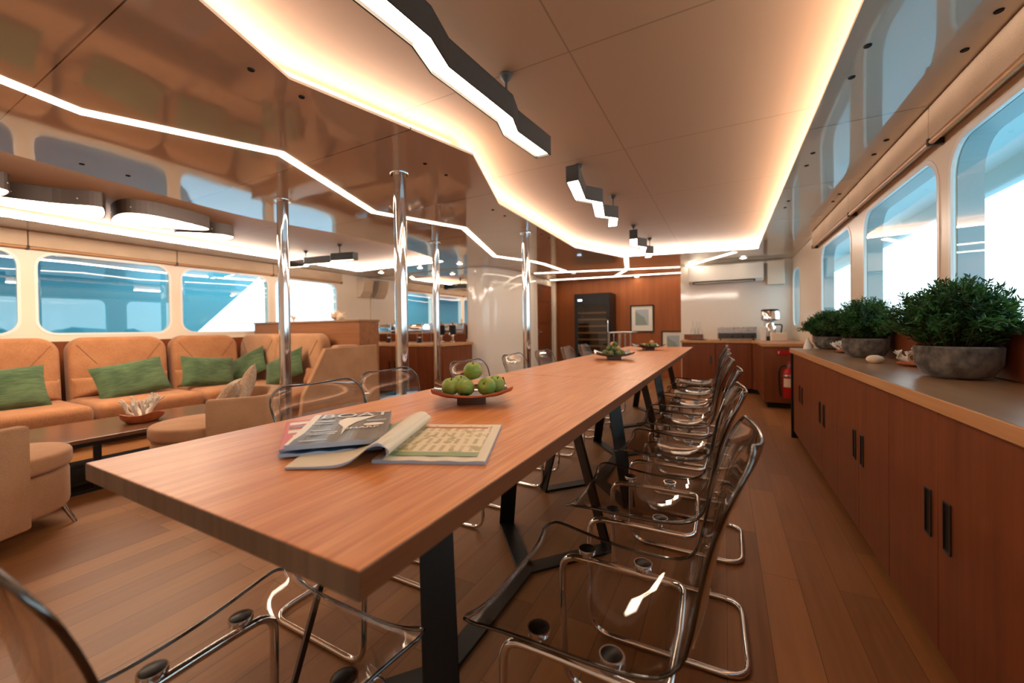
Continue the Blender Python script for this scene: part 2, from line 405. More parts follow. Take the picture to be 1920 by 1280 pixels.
DTRAY = [(0.395, -0.75), (0.395, 6.28), (-1.33, 5.92), (-1.69, 4.91), (-1.63, 2.85), (-1.30, 1.97), (-1.55, 1.01), (-1.28, 0.24), (-1.52, -0.75)]
def curve_pts(a, n=7):
    out = []
    P = [Vector(p) for p in a]
    for i in range(len(P)-1):
        p0 = P[max(i-1, 0)]; p1 = P[i]; p2 = P[i+1]; p3 = P[min(i+2, len(P)-1)]
        for k in range(n):
            t = k/n; q = 0.5*((2*p1)+(-p0+p2)*t+(2*p0-5*p1+4*p2-p3)*t*t+(-p0+3*p1-3*p2+p3)*t**3); out.append((q.x, q.y))
    out.append(tuple(P[-1])); return out
LTRAY = [(-5.5, -0.75), (-3.5, -0.75)] + curve_pts([(-3.45, -0.7), (-3.5, 0.3), (-3.62, 1.1), (-3.73, 2.0), (-3.57, 2.9), (-3.53, 3.7), (-3.66, 4.45), (-3.75, 4.86)])[1:] + [(-5.62, 4.86)]
b = BM()
loops_solid(b, [(XL-0.05, YB-0.05), (XR+0.05, YB-0.05), (XR+0.05, YF+0.05), (XL-0.05, YF+0.05)], [DTRAY, LTRAY], 'z', H, H+0.012)
ceil_o = struct('ceiling', b, M['ceiling'])
def tray(nm, poly):
    op = offset_poly(poly, 0.135)
    b = BM(); loops_solid(b, offset_poly(poly, 0.17), [], 'z', HT, HT+0.02)
    t = struct(nm, b, M['tray'])
    b = BM(); ribbon_wall(b, offset_poly(poly, 0.15), H+0.012, HT); w = struct('tray_side', b, M['cream'], t)
    b = BM(); ribbon_wall(b, op, H+0.014, H+0.05)
    finish('cove_led_strip', b, M['cove'], t)['label'] = 'glowing warm white light strip round the recess edge'
    return t
tray('ceiling_recess_dining', DTRAY); tray('ceiling_recess_lounge', LTRAY)
# screw caps beside the panel joints
for x in (-3.4, -1.62, 0.47, 0.80):
    for y in (0.9, 1.11, 1.92, 2.13, 2.95, 3.16, 3.98, 4.19):
        if x == -1.62 and y > 2.5: x2 = -1.75
        else: x2 = x
        if x == -3.4 and y > 1.5: continue
        b = BM(); lathe(b, [(0, 0), (0.011, 0), (0.013, 0.004), (0.013, 0.0045)], 10, (x2, y, H-0.0045)); finish('screw_cap', b, M['black_matte'], ceil_o)

# ---- left wall: four big rounded windows and more towards the stern behind the camera
LW = [(-1.15, -0.03), (0.06, 1.15), (1.26, 2.35), (2.46, 3.55), (3.65, 4.75)]
b = BM()
loops_solid(b, [(YB, 0.94), (5.5, 0.94), (5.5, 2.2), (YB, 2.2)], [rrect(a, c, 1.01, 1.83, 0.14)[::-1] for a, c in LW], 'x', XL, XL-0.10)
box(b, XL-0.1, XL, 5.5, YF, 0, 2.2); box(b, XL-0.1, XL, YB, 5.5, -0.05, 0.94)
struct('wall_left', b, M['cream'])
b = BM(); box(b, XL, XL+0.03, YB, 5.5, 0.0, 0.935, 0.004); struct('trim_1', b, M['cab'])
wn = 0
def window(plane_x, y0, y1, z0, z1, r, inward, light):
    global wn
    wn += 1
    t0, t1 = plane_x+0.004*inward, plane_x-0.012*inward
    b = BM(); loops_solid(b, rrect(y0-0.012, y1+0.012, z0-0.012, z1+0.012, r+0.012), [rrect(y0+0.012, y1-0.012, z0+0.012, z1-0.012, r-0.01)[::-1]], 'x', t0, t1)
    w = struct(f'window_{wn}', b, light)
    b = BM(); poly = rrect(y0-0.005, y1+0.005, z0-0.005, z1+0.005, r)
    f = b.faces.new([b.verts.new((plane_x-0.006*inward, p, q)) for p, q in poly])
    g = finish('glass_pane', b, M['glass'], w); g['label'] = 'blue tinted window glass'
    return w
for a, c in LW: window(XL, a, c, 1.01, 1.83, 0.14, 1, M['white'])
# ---- right wall
RW = [(-0.94, 0.10), (0.22, 1.28), (1.39, 2.55), (2.66, 3.83), (4.16, 5.29), (6.66, 7.28)]
b = BM()
loops_solid(b, [(YB, 0.78), (YF, 0.78), (YF, 2.2), (YB, 2.2)], [rrect(a, c, 0.99, 1.82, 0.15)[::-1] for a, c in RW], 'x', XR, XR+0.09)
box(b, XR, XR+0.09, YB, YF, -0.05, 0.78)
struct('wall_right', b, [M['cream']])
for a, c in RW: window(XR, a, c, 0.99, 1.82, 0.15, -1, M['white'])
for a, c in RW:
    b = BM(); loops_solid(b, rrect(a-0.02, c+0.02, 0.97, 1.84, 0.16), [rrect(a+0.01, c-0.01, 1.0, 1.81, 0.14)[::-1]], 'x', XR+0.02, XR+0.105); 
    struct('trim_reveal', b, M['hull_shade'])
b = BM(); box(b, XR-0.02, XR, YB, 5.7, 0.80, 0.965, 0.003); struct('trim_2', b, M['cab'])
# ---- wall behind the camera
b = BM(); box(b, XL, XR, YB-0.1, YB, 0, 2.2); struct('wall_back', b, M['cream'])

# ---- forward bulkheads
b = BM(); box(b, XL, -3.76, 5.5, 5.58, 0, 2.2); struct('wall_bulkhead', b, M['cream'])
b = BM(); box(b, XL+0.02, -3.78, 5.492, 5.5, 0.84, 2.02, 0.002)
tag(finish('mirror', b, M['mirror']), 'large frameless mirror filling the bulkhead above the buffet counter', 'mirror')
colp = [(-3.76, 5.48), (-3.60, 5.48)] + curve_pts([(-3.60, 5.48), (-3.45, 5.58), (-3.33, 5.85), (-3.25, 6.25), (-3.22, 6.75), (-3.26, 7.12)])[1:] + [(-3.76, 7.12)]
b = BM(); prism(b, colp, 0, 2.2)
struct('wall_column', b, M['white_gloss'], None, True, 40)
# pantry side wall with the door, wood alcove, white wall
b = BM(); box(b, -3.42, -3.32, 7.1, 7.3, 0, 2.2); box(b, -3.42, -3.32, 7.3, 8.1, 1.91, 2.2); box(b, -3.42, -3.32, 8.1, 8.25, 0, 2.2); struct('wall_side', b, M['cream'])
b = BM(); box(b, -3.32, -3.29, 8.18, 8.25, 0, 2.03); struct('trim_3', b, M['cream'])
b = BM(); box(b, -3.395, -3.345, 7.3, 8.1, 0, 1.91, 0.003)
for z0, z1 in ((0.12, 0.62), (0.70, 1.05), (1.12, 1.50), (1.56, 1.82)): box(b, -3.347, -3.335, 7.42, 7.98, z0, z1, 0.006)
dr = struct('door_1', b, M['cab'])
b = BM(); box(b, -3.344, -3.336, 7.34, 7.38, 0.86, 1.0, 0.002); tube(b, fillet([(-3.34, 7.36, 0.93), (-3.29, 7.36, 0.93), (-3.29, 7.47, 0.93)], 0.015), 0.009, 8)
finish('door_handle', b, M['steel'], dr)['label'] = 'brushed steel lever handle'
for z in (0.35, 1.2, 1.55):
    b = BM(); box(b, -3.345, -3.328, 8.07, 8.1, z-0.05, z+0.05, 0.003); finish('hinge', b, M['steel'], dr)
b = BM(); box(b, -3.42, -3.32, 8.25, YF, 0, 2.2); box(b, -3.42, -0.6, 8.38, 8.48, 0, 2.2); struct('wall_far', b, M['wall_wood'])
b = BM(); box(b, -0.66, XR, 7.37, 7.45, 0, 2.2); box(b, -0.66, -0.58, 7.45, 8.4, 0, 2.2); struct('wall_pantry', b, M['white_gloss'])

# ================================================================== OUTSIDE
b = BM(); box(b, -900, 900, -900, 900, -3.2, -3.0); struct('sea', b, M['sea'])
b = BM()
for i in range(26):
    y = -260+i*24; ball(b, (300+20*sin(i*1.7), y, -3), 1, 12, 6, (26, 17, 6+2*sin(i*2.3)))
struct('hills', b, M['island'])
b = BM()
P3 = [(-3, -0.6), (2.2, -0.6), (3.18, 0.98), (4.25, 2.06), (4.9, 3.0), (-3, 3.0)]
vs = [(-7.4, p[0], p[1]) for p in P3]
lo = [b.verts.new(v) for v in vs]; hi = [b.verts.new((v[0]-0.12, v[1], v[2])) for v in vs]
b.faces.new(lo); b.faces.new(hi[::-1])
for i in range(6): b.faces.new((lo[i], hi[i], hi[(i+1) % 6], lo[(i+1) % 6]))
struct('exterior_wing', b, M['hull'])
b = BM(); box(b, 1.03, 1.66, -3, 9, 2.04, 2.16, 0.02); box(b, 1.60, 1.68, -3, 9, 1.90, 2.16, 0.02); struct('exterior_overhang', b, M['hull_light'])
b = BM(); box(b, -7.5, -6.2, -3, 2.5, 2.1, 2.2, 0.02); struct('exterior_deckhead', b, M['hull_light'])

# ================================================================== CEILING LIGHTS
def led(nm, path, w, label):
    b = BM(); prism(b, strip2d(path, w), H-0.005, H-0.0006); 
    return tag(finish(nm, b, M['led']), label, 'light strip')
led('led_strip', [(-2.28, -0.7), (-2.60, 0.69), (-2.24, 1.40), (-2.67, 2.48), (-2.32, 3.33), (-2.85, 4.84), (-2.58, 5.54), (-2.54, 5.86), (-2.53, 6.80)], 0.055, 'long zigzag white light strip set into the glossy ceiling beside the poles')
led('led_strip', [(-3.12, 6.75), (-0.68, 7.42)], 0.05, 'straight light strip crossing the ceiling in front of the fridge, nearer of two')
led('led_strip', [(-3.28, 7.90), (-0.68, 8.22)], 0.05, 'straight light strip close to the wood wall, farther of two')
led('led_strip', [(-1.27, 5.95), (-1.50, 7.10)], 0.06, 'short light strip running from the recess corner to the crossing strips')
led('led_strip', [(-1.56, 7.28), (-1.93, 8.02)], 0.05, 'slanted short light strip joining the two crossing strips')
led('led_strip', [(0.13, 6.36), (-0.55, 7.34)], 0.06, 'slanted light strip on the ceiling above the air conditioner')

def downlight(x, y, label, z=H):
    t = thing('downlight', label, 'light', (x, y, z))
    b = BM(); lathe(b, [(0.045, 0), (0.06, -0.002), (0.058, -0.008), (0.045, -0.010), (0.04, -0.004)], 20); finish('trim_ring', b, M['chrome'], t)
    b = BM(); lathe(b, [(0, -0.02), (0.025, -0.017), (0.04, -0.010), (0.044, -0.001)], 18); finish('bulb', b, M['bulb'], t)
downlight(-5.33, 5.10, 'small glowing round downlight near the wall speaker')
downlight(-4.40, 5.05, 'small glowing round downlight over the middle of the buffet')
downlight(-3.62, 5.07, 'small glowing round downlight over the buffet end by the white column')
downlight(-1.56, 8.27, 'small glowing downlight close to the wood wall above the picture')
downlight(0.25, 6.92, 'small glowing downlight right above the air conditioner')
b = BM(); lathe(b, [(0, -0.035), (0.03, -0.034), (0.045, -0.02), (0.05, 0)], 20, (-2.46, 7.05, H)); tag(finish('smoke_detector', b, M['white'], None, True), 'white round smoke detector on the ceiling in front of the fridge', 'smoke detector')

ZIG = [(0.02, 0.0), (-0.055, 0.39), (0.03, 0.52), (-0.055, 0.90), (0.03, 1.01), (-0.05, 1.30)]
def zig_lamp(label, loc, rz, rods, flip=1, k=1.0, amp=1.0):
    t = thing('pendant_lamp', label, 'lamp', loc, rz)
    w = 0.042
    path = [(x*flip*amp, y*k) for x, y in ZIG]
    Lp = [(x-w, y) for x, y in path]; Rp = [(x+w, y) for x, y in path]
    outer = Lp+Rp[::-1]; inner = offset_poly(outer, -0.005)
    b = BM()
    loops_solid(b, outer, [inner[::-1]], 'z', -0.10, 0)
    loops_solid(b, outer, [], 'z', -0.004, 0.0)
    finish('housing', b, M['lamp_black'], t)
    b = BM(); loops_solid(b, offset_poly(outer, -0.006), [], 'z', -0.088, -0.084); finish('diffuser', b, M['panel_light'], t)
    for ry in rods:
        b = BM(); px = 0.0
        for (x0, y0), (x1, y1) in zip(path, path[1:]):
            if y0 <= ry <= y1: px = x0+(x1-x0)*(ry-y0)/(y1-y0)
        lathe(b, [(0, 0.12), (0.028, 0.12), (0.03, 0.116), (0.026, 0.105), (0.008, 0.086), (0.006, 0.08), (0.006, 0.0)], 16, (px, ry, 0)); finish('rod', b, M['black_matte'], t)
zig_lamp('black zigzag pendant lamp over the near end of the table, largest in view', (-0.875, 0.58, 2.03), 0, (0.3, 1.0), -1, 1.08, 0.42)
zig_lamp('black zigzag pendant lamp over the middle of the table', (-0.86, 2.40, 2.03), 0, (0.30, 1.07))
zig_lamp('black zigzag pendant lamp over the far end of the table', (-0.86, 4.30, 2.03), 0, (0.30, 1.07))
zig_lamp('black zigzag pendant lamp hanging behind the chrome pole above the corner sofa', (-5.72, 3.58, 2.03), -PI/2, (0.47, 1.24), 1, 1.13)
def blob_lamp(pts, label):
    P = pts; n = len(P)
    out = []
    for i in range(n):
        p0, p1, p2, p3 = (Vector(P[(i+k) % n]) for k in (-1, 0, 1, 2))
        for k in range(6):
            t = k/6; q = 0.5*((2*p1)+(-p0+p2)*t+(2*p0-5*p1+4*p2-p3)*t*t+(-p0+3*p1-3*p2+p3)*t**3); out.append((q.x, q.y))
    cx = sum(p[0] for p in out)/len(out); cy2 = sum(p[1] for p in out)/len(out)
    t = thing('ceiling_lamp', label, 'lamp', (cx, cy2, 2.03)); out = [(x-cx, y-cy2) for x, y in out]
    b = BM(); loops_solid(b, out, [offset_poly(out, -0.008)[::-1]], 'z', 0, 0.12); finish('rim', b, M['lamp_brown'], t)
    b = BM(); loops_solid(b, offset_poly(out, -0.007), [], 'z', 0.006, 0.01); finish('diffuser', b, M['panel_light'], t)
    for k in (3, 9):
        b = BM(); ball(b, (out[k][0], out[k][1], 0.05), 0.006, 8, 6); finish('screw', b, M['steel'], t)
blob_lamp([(-4.56, 0.45), (-4.44, 0.74), (-4.52, 0.83), (-4.80, 0.78), (-4.85, 0.5), (-4.7, 0.35)], 'pebble-shaped flat ceiling lamp cut by the picture edge, behind the long one')
blob_lamp([(-4.78, 0.70), (-4.60, 1.05), (-4.44, 1.24), (-4.50, 1.32), (-4.92, 1.40), (-5.06, 1.10), (-5.05, 0.82), (-4.95, 0.68)], 'pebble-shaped flat ceiling lamp with brown rim over the sofa, leftmost whole one')
blob_lamp([(-4.96, 1.50), (-4.55, 1.42), (-4.38, 1.55), (-4.40, 1.85), (-4.49, 2.07), (-4.66, 2.04), (-4.90, 1.70)], 'pebble-shaped flat ceiling lamp with wide end left and narrow end right')
blob_lamp([(-4.92, 1.96), (-4.74, 2.10), (-4.63, 2.25), (-4.66, 2.38), (-4.87, 2.42), (-5.02, 2.28), (-5.04, 2.08)], 'smallest pebble-shaped ceiling lamp, tucked beside the narrow end of another')

# ================================================================== POLES
PR = 0.041
def pole(x, y, label):
    t = thing('support_pole', label, 'pole', (x, y, 0), 0)
    b = BM(); lathe(b, [(PR, 0), (PR, H)], 28); finish('shaft', b, M['chrome'], t)
    b = BM(); lathe(b, [(PR, -0.012), (0.058, -0.012), (0.062, -0.006), (0.062, 0)], 24, (0, 0, H)); finish('top_flange', b, M['chrome'], t)
    b = BM(); lathe(b, [(0.062, 0), (0.062, 0.008), (0.055, 0.012), (PR, 0.012)], 24); finish('floor_flange', b, M['chrome'], t)
pole(-3.03, 1.90, 'chrome pole in front of the corner sofa, leftmost of the four')
pole(-1.87, 1.96, 'thickest looking chrome pole, close behind the clear chairs at the table')
pole(-3.00, 3.72, 'chrome pole standing before the buffet cupboard doors')
pole(-1.88, 3.85, 'chrome pole standing in front of the glossy white column')

# ================================================================== BLINDS
def blind(y0, y1, side, label):
    x = XL if side < 0 else XR; s = -side
    t = thing('roller_blind', label, 'blind', (x, (y0+y1)/2, H), 0, None)
    d = (y1-y0)/2-0.004
    b = BM(); xs = sorted((s*0.003, s*0.055)); box(b, xs[0], xs[1], -d, d, -0.155, -0.002, 0.006); finish('cassette', b, M['beige'], t)
    b = BM(); cylinder(b, (s*0.045, -d, -0.168), (s*0.045, d, -0.168), 0.012, 12); finish('bottom_bar', b, M['cab_light'], t)
    for e in (-1, 1):
        b = BM(); xs = sorted((s*0.002, s*0.06)); box(b, xs[0], xs[1], e*d-0.006 if e < 0 else d-0.006, e*d+0.006 if e < 0 else d+0.006-0.002, -0.185, -0.15, 0.003); finish('bracket', b, M['lamp_brown'], t)
for (a, c), l in zip(((-1.21, 0.0), (0.0, 1.205), (1.205, 2.405), (2.405, 3.60), (3.60, 4.83)), ('fabric blind cassette on the sofa-side wall, cut off behind the camera', 'rolled beige blind above the window at the picture edge', 'rolled beige blind above the whole blue window behind the sofa', 'rolled beige blind above the window with the white slanted patch', 'rolled beige blind above the bright window behind the pole')): blind(a, c, -1, l)
for (a, c), l in zip(((0.16, 1.335), (1.335, 2.605), (2.605, 3.99), (3.99, 5.45)), ('rolled beige blind over the plant-side window beyond the frame', 'rolled beige blind above the largest plant-side window', 'rolled beige blind above the second plant-side window', 'rolled beige blind above the narrow looking third plant-side window')): blind(a, c, 1, l)

# ================================================================== DINING TABLES
def table(y0, label, off=0.0):
    t = thing('dining_table', label, 'table', (-0.739, y0+0.85, 0), 0, 'wooden dining tables set end to end')
    b = BM(); box(b, -0.392, 0.392, -0.848, 0.848, 0.715, 0.75, 0.0025)
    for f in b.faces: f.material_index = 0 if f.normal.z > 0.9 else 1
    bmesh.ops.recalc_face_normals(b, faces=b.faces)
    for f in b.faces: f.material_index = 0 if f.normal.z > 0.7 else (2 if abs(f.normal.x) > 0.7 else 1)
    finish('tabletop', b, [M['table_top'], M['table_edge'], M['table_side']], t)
    for sy in (-1, 1):
        for sx in (-1, 1):
            bot = Vector((sx*0.26, sy*0.59+off, 0.006)); top = Vector((sx*0.125, sy*0.45+off, 0.714))
            d = Vector((sx*0.26, sy*0.31, 0)).normalized(); w = Vector((-d.y, d.x, 0))*0.038; th = d*0.006
            b = BM(); vs = [[b.verts.new(p+w*i+th*j) for i, j in ((-1, -1), (1, -1), (1, 1), (-1, 1))] for p in (bot, top)]
            b.faces.new(vs[0][::-1]); b.faces.new(vs[1])
            for k in range(4): b.faces.new((vs[0][k], vs[0][(k+1) % 4], vs[1][(k+1) % 4], vs[1][k]))
            bmesh.ops.recalc_face_normals(b, faces=b.faces); bmesh.ops.bevel(b, geom=b.edges[:], offset=0.0015, segments=1, affect='EDGES')
            finish('leg', b, M['black'], t)
            b = BM(); prism(b, strip2d([(sx*0.262, sy*0.592+off), (0.0, sy*0.28+off)], 0.072), 0.0, 0.012, bev=0.002, seg=1); finish('foot_bar', b, M['black'], t)
    b = BM(); box(b, -0.036, 0.036, -0.30+off, 0.30+off, 0.0005, 0.0125, 0.002, seg=1); finish('floor_rail', b, M['black'], t)
    for yy in (-0.45, 0.45):
        b = BM(); box(b, -0.2, 0.2, yy-0.03+off, yy+0.03+off, 0.707, 0.715); finish('mounting_plate', b, M['black'], t)
table(0.292, 'oak table nearest the camera, with magazines and a bowl of apples on it', 0.05)
table(1.992, 'oak table in the middle of the row, carrying the second fruit dish')
table(3.692, 'oak table at the far end of the row near the pantry')

# ================================================================== CLEAR CHAIRS
def chair_shell():
    prof = [(-0.462, 0.405), (-0.452, 0.413), (-0.43, 0.415), (-0.38, 0.412), (-0.31, 0.406), (-0.24, 0.402), (-0.17, 0.402), (-0.12, 0.408), (-0.085, 0.420), (-0.058, 0.442), (-0.040, 0.475),
            (-0.029, 0.52), (-0.018, 0.58), (-0.006, 0.64), (0.008, 0.69), (0.024, 0.735), (0.040, 0.768), (0.052, 0.79), (0.058, 0.803)]
    ctrl = list(zip(prof, [0.226, 0.227, 0.226, 0.216, 0.206, 0.200, 0.196, 0.192, 0.188, 0.184, 0.181, 0.180, 0.181, 0.185, 0.191, 0.197, 0.200, 0.201, 0.201]))
    prof = curve_pts(prof, 3); hw = [q[0] for q in curve_pts([(h, 0) for _, h in ctrl], 3)]
    ln = [0.0]
    for p, q in zip(prof, prof[1:]): ln.append(ln[-1]+math.dist(p, q))
    def at(sv):
        for k in range(len(ln)-1):
            if sv <= ln[k+1] or k == len(ln)-2:
                t = (sv-ln[k])/max(1e-9, ln[k+1]-ln[k]); return (prof[k][0]*(1-t)+prof[k+1][0]*t, prof[k][1]*(1-t)+prof[k+1][1]*t), hw[k]*(1-t)+hw[k+1]*t
    T = ln[-1]; rt_, rf_ = 0.085, 0.03
    S = [0, 0.0015, 0.005, 0.011, 0.02, 0.03]+[0.03+(T-0.085-0.03)*k/26 for k in range(1, 27)]+[T-d for d in (0.068, 0.052, 0.038, 0.026, 0.016, 0.008, 0.003, 0.0)]
    prof2, hw2 = [], []
    for sv in S:
        p, h = at(sv); ins = 0
        if T-sv < rt_: ins = rt_-sqrt(max(0, rt_**2-(rt_-(T-sv))**2))
        if sv < rf_: ins = rf_-sqrt(max(0, rf_**2-(rf_-sv)**2))
        prof2.append(p); hw2.append(h-ins)
    prof, hw = prof2, hw2
    P = [Vector((x, 0, z)) for x, z in prof]; nP = len(P); V = 21; th = 0.0045
    nor = []
    for i in range(nP):
        a = P[max(i-1, 0)]; c = P[min(i+1, nP-1)]; d = (c-a).normalized(); nor.append(Vector((-d.z, 0, d.x)))
    b = BM(); mid = []
    for i in range(nP):
        row = []
        tback = max(0, min(1, (P[i].z-0.425)/0.07)) if P[i].x > -0.12 else 0
        for j in range(V):
            v = -1+2*j/(V-1); av = abs(v)
            curl = (0.017*av**4)*(1-tback)+0.020*av**3*tback
            dish = -0.010*max(0, 1-((P[i].x+0.23)/0.15)**2)*max(0, 1-(v/0.72)**2)**1.0 if P[i].x < -0.08 and P[i].z < 0.425 else 0
            p = P[i]+nor[i]*(curl+dish); p = Vector((p.x, v*hw[i], p.z)); row.append(p)
        mid.append(row)
    def nrm(i, j):
        a = mid[min(i+1, nP-1)][j]-mid[max(i-1, 0)][j]; c = mid[i][min(j+1, V-1)]-mid[i][max(j-1, 0)]
        return a.cross(c).normalized()
    up = [[b.verts.new(mid[i][j]+nrm(i, j)*th/2) for j in range(V)] for i in range(nP)]
    dn = [[b.verts.new(mid[i][j]-nrm(i, j)*th/2) for j in range(V)] for i in range(nP)]
    for i in range(nP-1):
        for j in range(V-1):
            for g, s in ((up, 1), (dn, -1)):
                f = b.faces.new((g[i][j], g[i+1][j], g[i+1][j+1], g[i][j+1])[::s]); f.smooth = True
    bd = [(0, j) for j in range(V)]+[(i, V-1) for i in range(1, nP)]+[(nP-1, j) for j in range(V-2, -1, -1)]+[(i, 0) for i in range(nP-2, 0, -1)]
    # rounded, slightly thicker rim all round
    ring = []
    for i, j in bd: ring.append(mid[i][j])
    tube(b, ring, 0.0038, 8, closed=True, mi=1)
    return b
def chair_frame(parent):
    r = 0.0095; Y = 0.168
    b = BM()
    pts = []
    side = [(0.05, 0.0105), (-0.405, 0.0105), (-0.405, 0.376), (-0.30, 0.380), (-0.17, 0.378), (-0.09, 0.378)]
    right = [(x, Y+ (0.012 if z < 0.02 else 0), z) for x, z in side]
    left = [(x, -y, z) for x, y, z in right]
    loop = fillet(right[::-1]+left, 0.055, 6)
    loop = fillet([(-0.085, 0.0, 0.378)]+right[::-1]+left+[(-0.085, 0.0, 0.378)], 0.07, 6)
    tube(b, loop, r, 10, caps=False)
    finish('tube_frame', b, M['chrome'], parent)
    for sx in (-0.33, -0.185):
        for sy in (-1, 1):
            b = BM(); lathe(b, [(0, 0.004), (0.018, 0.0042), (0.020, 0.003), (0.020, -0.006), (0, -0.006)], 20, (sx, sy*0.158, 0.413))
            cp = finish('seat_cap', b, M['cap'], parent, True, None, 40)
            b = BM(); lathe(b, [(0.0202, 0.003), (0.0225, 0.003), (0.0232, 0.0), (0.0225, -0.008), (0.010, -0.012), (0.009, -0.022)], 20, (sx, sy*0.158, 0.413)); finish('cap_ring', b, M['chrome'], cp)
chair0 = thing('acrylic_chair', 'x', 'chair')
finish('shell', chair_shell(), [M['acrylic'], M['acrylic_edge']], chair0)
chair_frame(chair0)
first = [True]
def chair(x, y, rz, label, group):
    if first[0]:
        first[0] = False; o = chair0; o.location = (x, y, 0); o.rotation_euler = (0, 0, rz); o['label'] = label; o['group'] = group
    else: dup(chair0, (x, y, 0), rz, label, group)
GR = 'clear chairs on the window side of the table'; GL = 'clear chairs on the lounge side of the table'
ords = ['nearest', 'second nearest', 'third nearest', 'fourth nearest', 'fifth nearest', 'sixth nearest', 'farthest']
for i, (x, y) in enumerate(((0.0, 0.87), (0.0, 1.46), (0.01, 2.08), (-0.01, 2.70), (-0.02, 3.30), (-0.02, 3.92), (-0.03, 4.60))):
    chair(x, y, radians((0, 1.5, -1, 2, -1, 1, 0)[i]), f'transparent chair with chrome tube frame, {ords[i]} on the long cupboard side', GR)
for i, (x, y) in enumerate(((-1.36, 1.0), (-1.47, 1.475), (-1.42, 2.10), (-1.43, 2.74), (-1.43, 3.32), (-1.43, 3.93), (-1.44, 4.52))):
    chair(x, y, PI+radians((0, 2, -2, 1, 0, 1, -1)[i]), f'transparent chair with chrome tube frame, {ords[i]} on the lounge side', GL)
chair(-0.735, 0.125, -PI/2, 'transparent chair at the head of the table, cut by the picture bottom', 'clear chair at the table head')

# ================================================================== LOUNGE
def pillow_bm(w, h, t, n=14, pinch=0.06):
    b = BM(); g = {}
    for s in (1, -1):
        for i in range(n+1):
            for j in range(n+1):
                u = -1+2*i/n; v = -1+2*j/n
                edge = i in (0, n) or j in (0, n)
                if s < 0 and edge: g[(s, i, j)] = g[(1, i, j)]; continue
                k = max(0, (1-u**4)*(1-v**4))**0.55
                px = u*w/2*(1-pinch*(1-v*v)); pz = v*h/2*(1-pinch*(1-u*u))
                g[(s, i, j)] = b.verts.new((px, s*t/2*k*(1+0.06*sin(5*u+3*v)), pz))
        for i in range(n):
            for j in range(n):
                q = [g[(s, i, j)], g[(s, i+1, j)], g[(s, i+1, j+1)], g[(s, i, j+1)]]
                f = b.faces.new(q if s > 0 else q[::-1]); f.smooth = True
    return b
def soft_box(b, x0, x1, y0, y1, z0, z1, r, puff=0.0):
    b2 = bmesh.new(); box(b2, x0, x1, y0, y1, z0, z1, r, 0, 5)
    c = Vector(((x0+x1)/2, (y0+y1)/2, (z0+z1)/2))
    for f in b2.faces: f.smooth = True
    join(b, b2, 0)
def back_slab(w, h, th, r, tilt, rtop=None):
    """upholstered back: rounded upper corners in the width-height plane, soft rim"""
    b = BM(); poly = rrect(-w/2, w/2, 0, h, 0.04, 8, (r, r, 0.04, 0.04))
    b2 = bmesh.new(); prism(b2, poly, -th/2, th/2, 0, 0.045, 5)
    rot = Matrix.Rotation(PI/2, 4, 'X')
    for v in b2.verts:
        x, z, y = v.co.x, v.co.y, v.co.z
        y += tilt*z
        v.co = Vector((x, -y, z))
    for f in b2.faces: f.smooth = True
    join(b, b2, 0); return b
def back_seams(o, w, th, tilt):
    def P(x, z): return (x, th/2-tilt*z+0.0015, z)
    for pts in ([P(-w/2+0.045, 0.27), P(w/2-0.045, 0.27)], [P(-w/2+0.06, 0.665), P(-w/2+0.20, 0.47)], [P(w/2-0.06, 0.665), P(w/2-0.20, 0.47)]):
        b = BM(); tube(b, pts, 0.0028, 6); finish('seam', b, M['seam'], o)
M['seam'] = plain('seam_thread', '#7d5234', 0.8)
def place(o, loc, rz=0, rx=0, ry=0):
    o.location = loc; o.rotation_euler = (rx, ry, rz); return o
# local frame of a module: +Y forward (away from the wall), X along the wall
def sofa_module(label, loc, rz, w, depth=1.17, lumbar=True):
    t = thing('sofa_module', label, 'sofa', loc, rz)
    b = BM(); box(b, -w/2+0.02, w/2-0.02, 0.06, depth-0.16, 0.05, 0.20, 0.012); finish('base', b, M['sofa'], t)
    for sx in (-1, 1):
        for yy in (0.14, depth-0.25):
            b = BM(); cylinder(b, (sx*(w/2-0.1), yy, 0), (sx*(w/2-0.1), yy, 0.05), 0.018, 10); finish('foot', b, M['steel'], t)
    b = BM(); soft_box(b, -w/2+0.006, w/2-0.006, 0.25, depth, 0.20, 0.385, 0.06); finish('seat_cushion', b, M['sofa'], t)
    o = finish('back_cushion', back_slab(w-0.035, 0.74, 0.17, 0.15, 0.10), M['sofa'], t); o.location = (0, 0.33, 0.235); back_seams(o, w-0.035, 0.17, 0.10)
    if lumbar:
        o = finish('lumbar_cushion', pillow_bm(w*0.93, 0.20, 0.17), M['sofa'], t); o.location = (0, 0.40, 0.475); o.rotation_euler = (0.25, 0, 0)
    return t
WX = XL+0.035
sofa_module('tan suede sofa module cut off at the picture edge', (WX, 0.08, 0), -PI/2, 0.80)
sofa_module('tan suede sofa module behind the coffee table, with the leftmost whole green cushion', (WX, 0.925, 0), -PI/2, 0.83)
sofa_module('tan suede sofa module under the whole blue window', (WX, 1.765, 0), -PI/2, 0.82)
t = sofa_module('tan suede sofa module next to the corner', (WX, 2.56, 0), -PI/2, 0.74)
b = BM(); soft_box(b, -0.19, 0.0, 0.02, 1.165, 0.2, 0.386, 0.055); o = finish('corner_seat', b, M['sofa'], t); o.location = (-0.365, 0, 0)
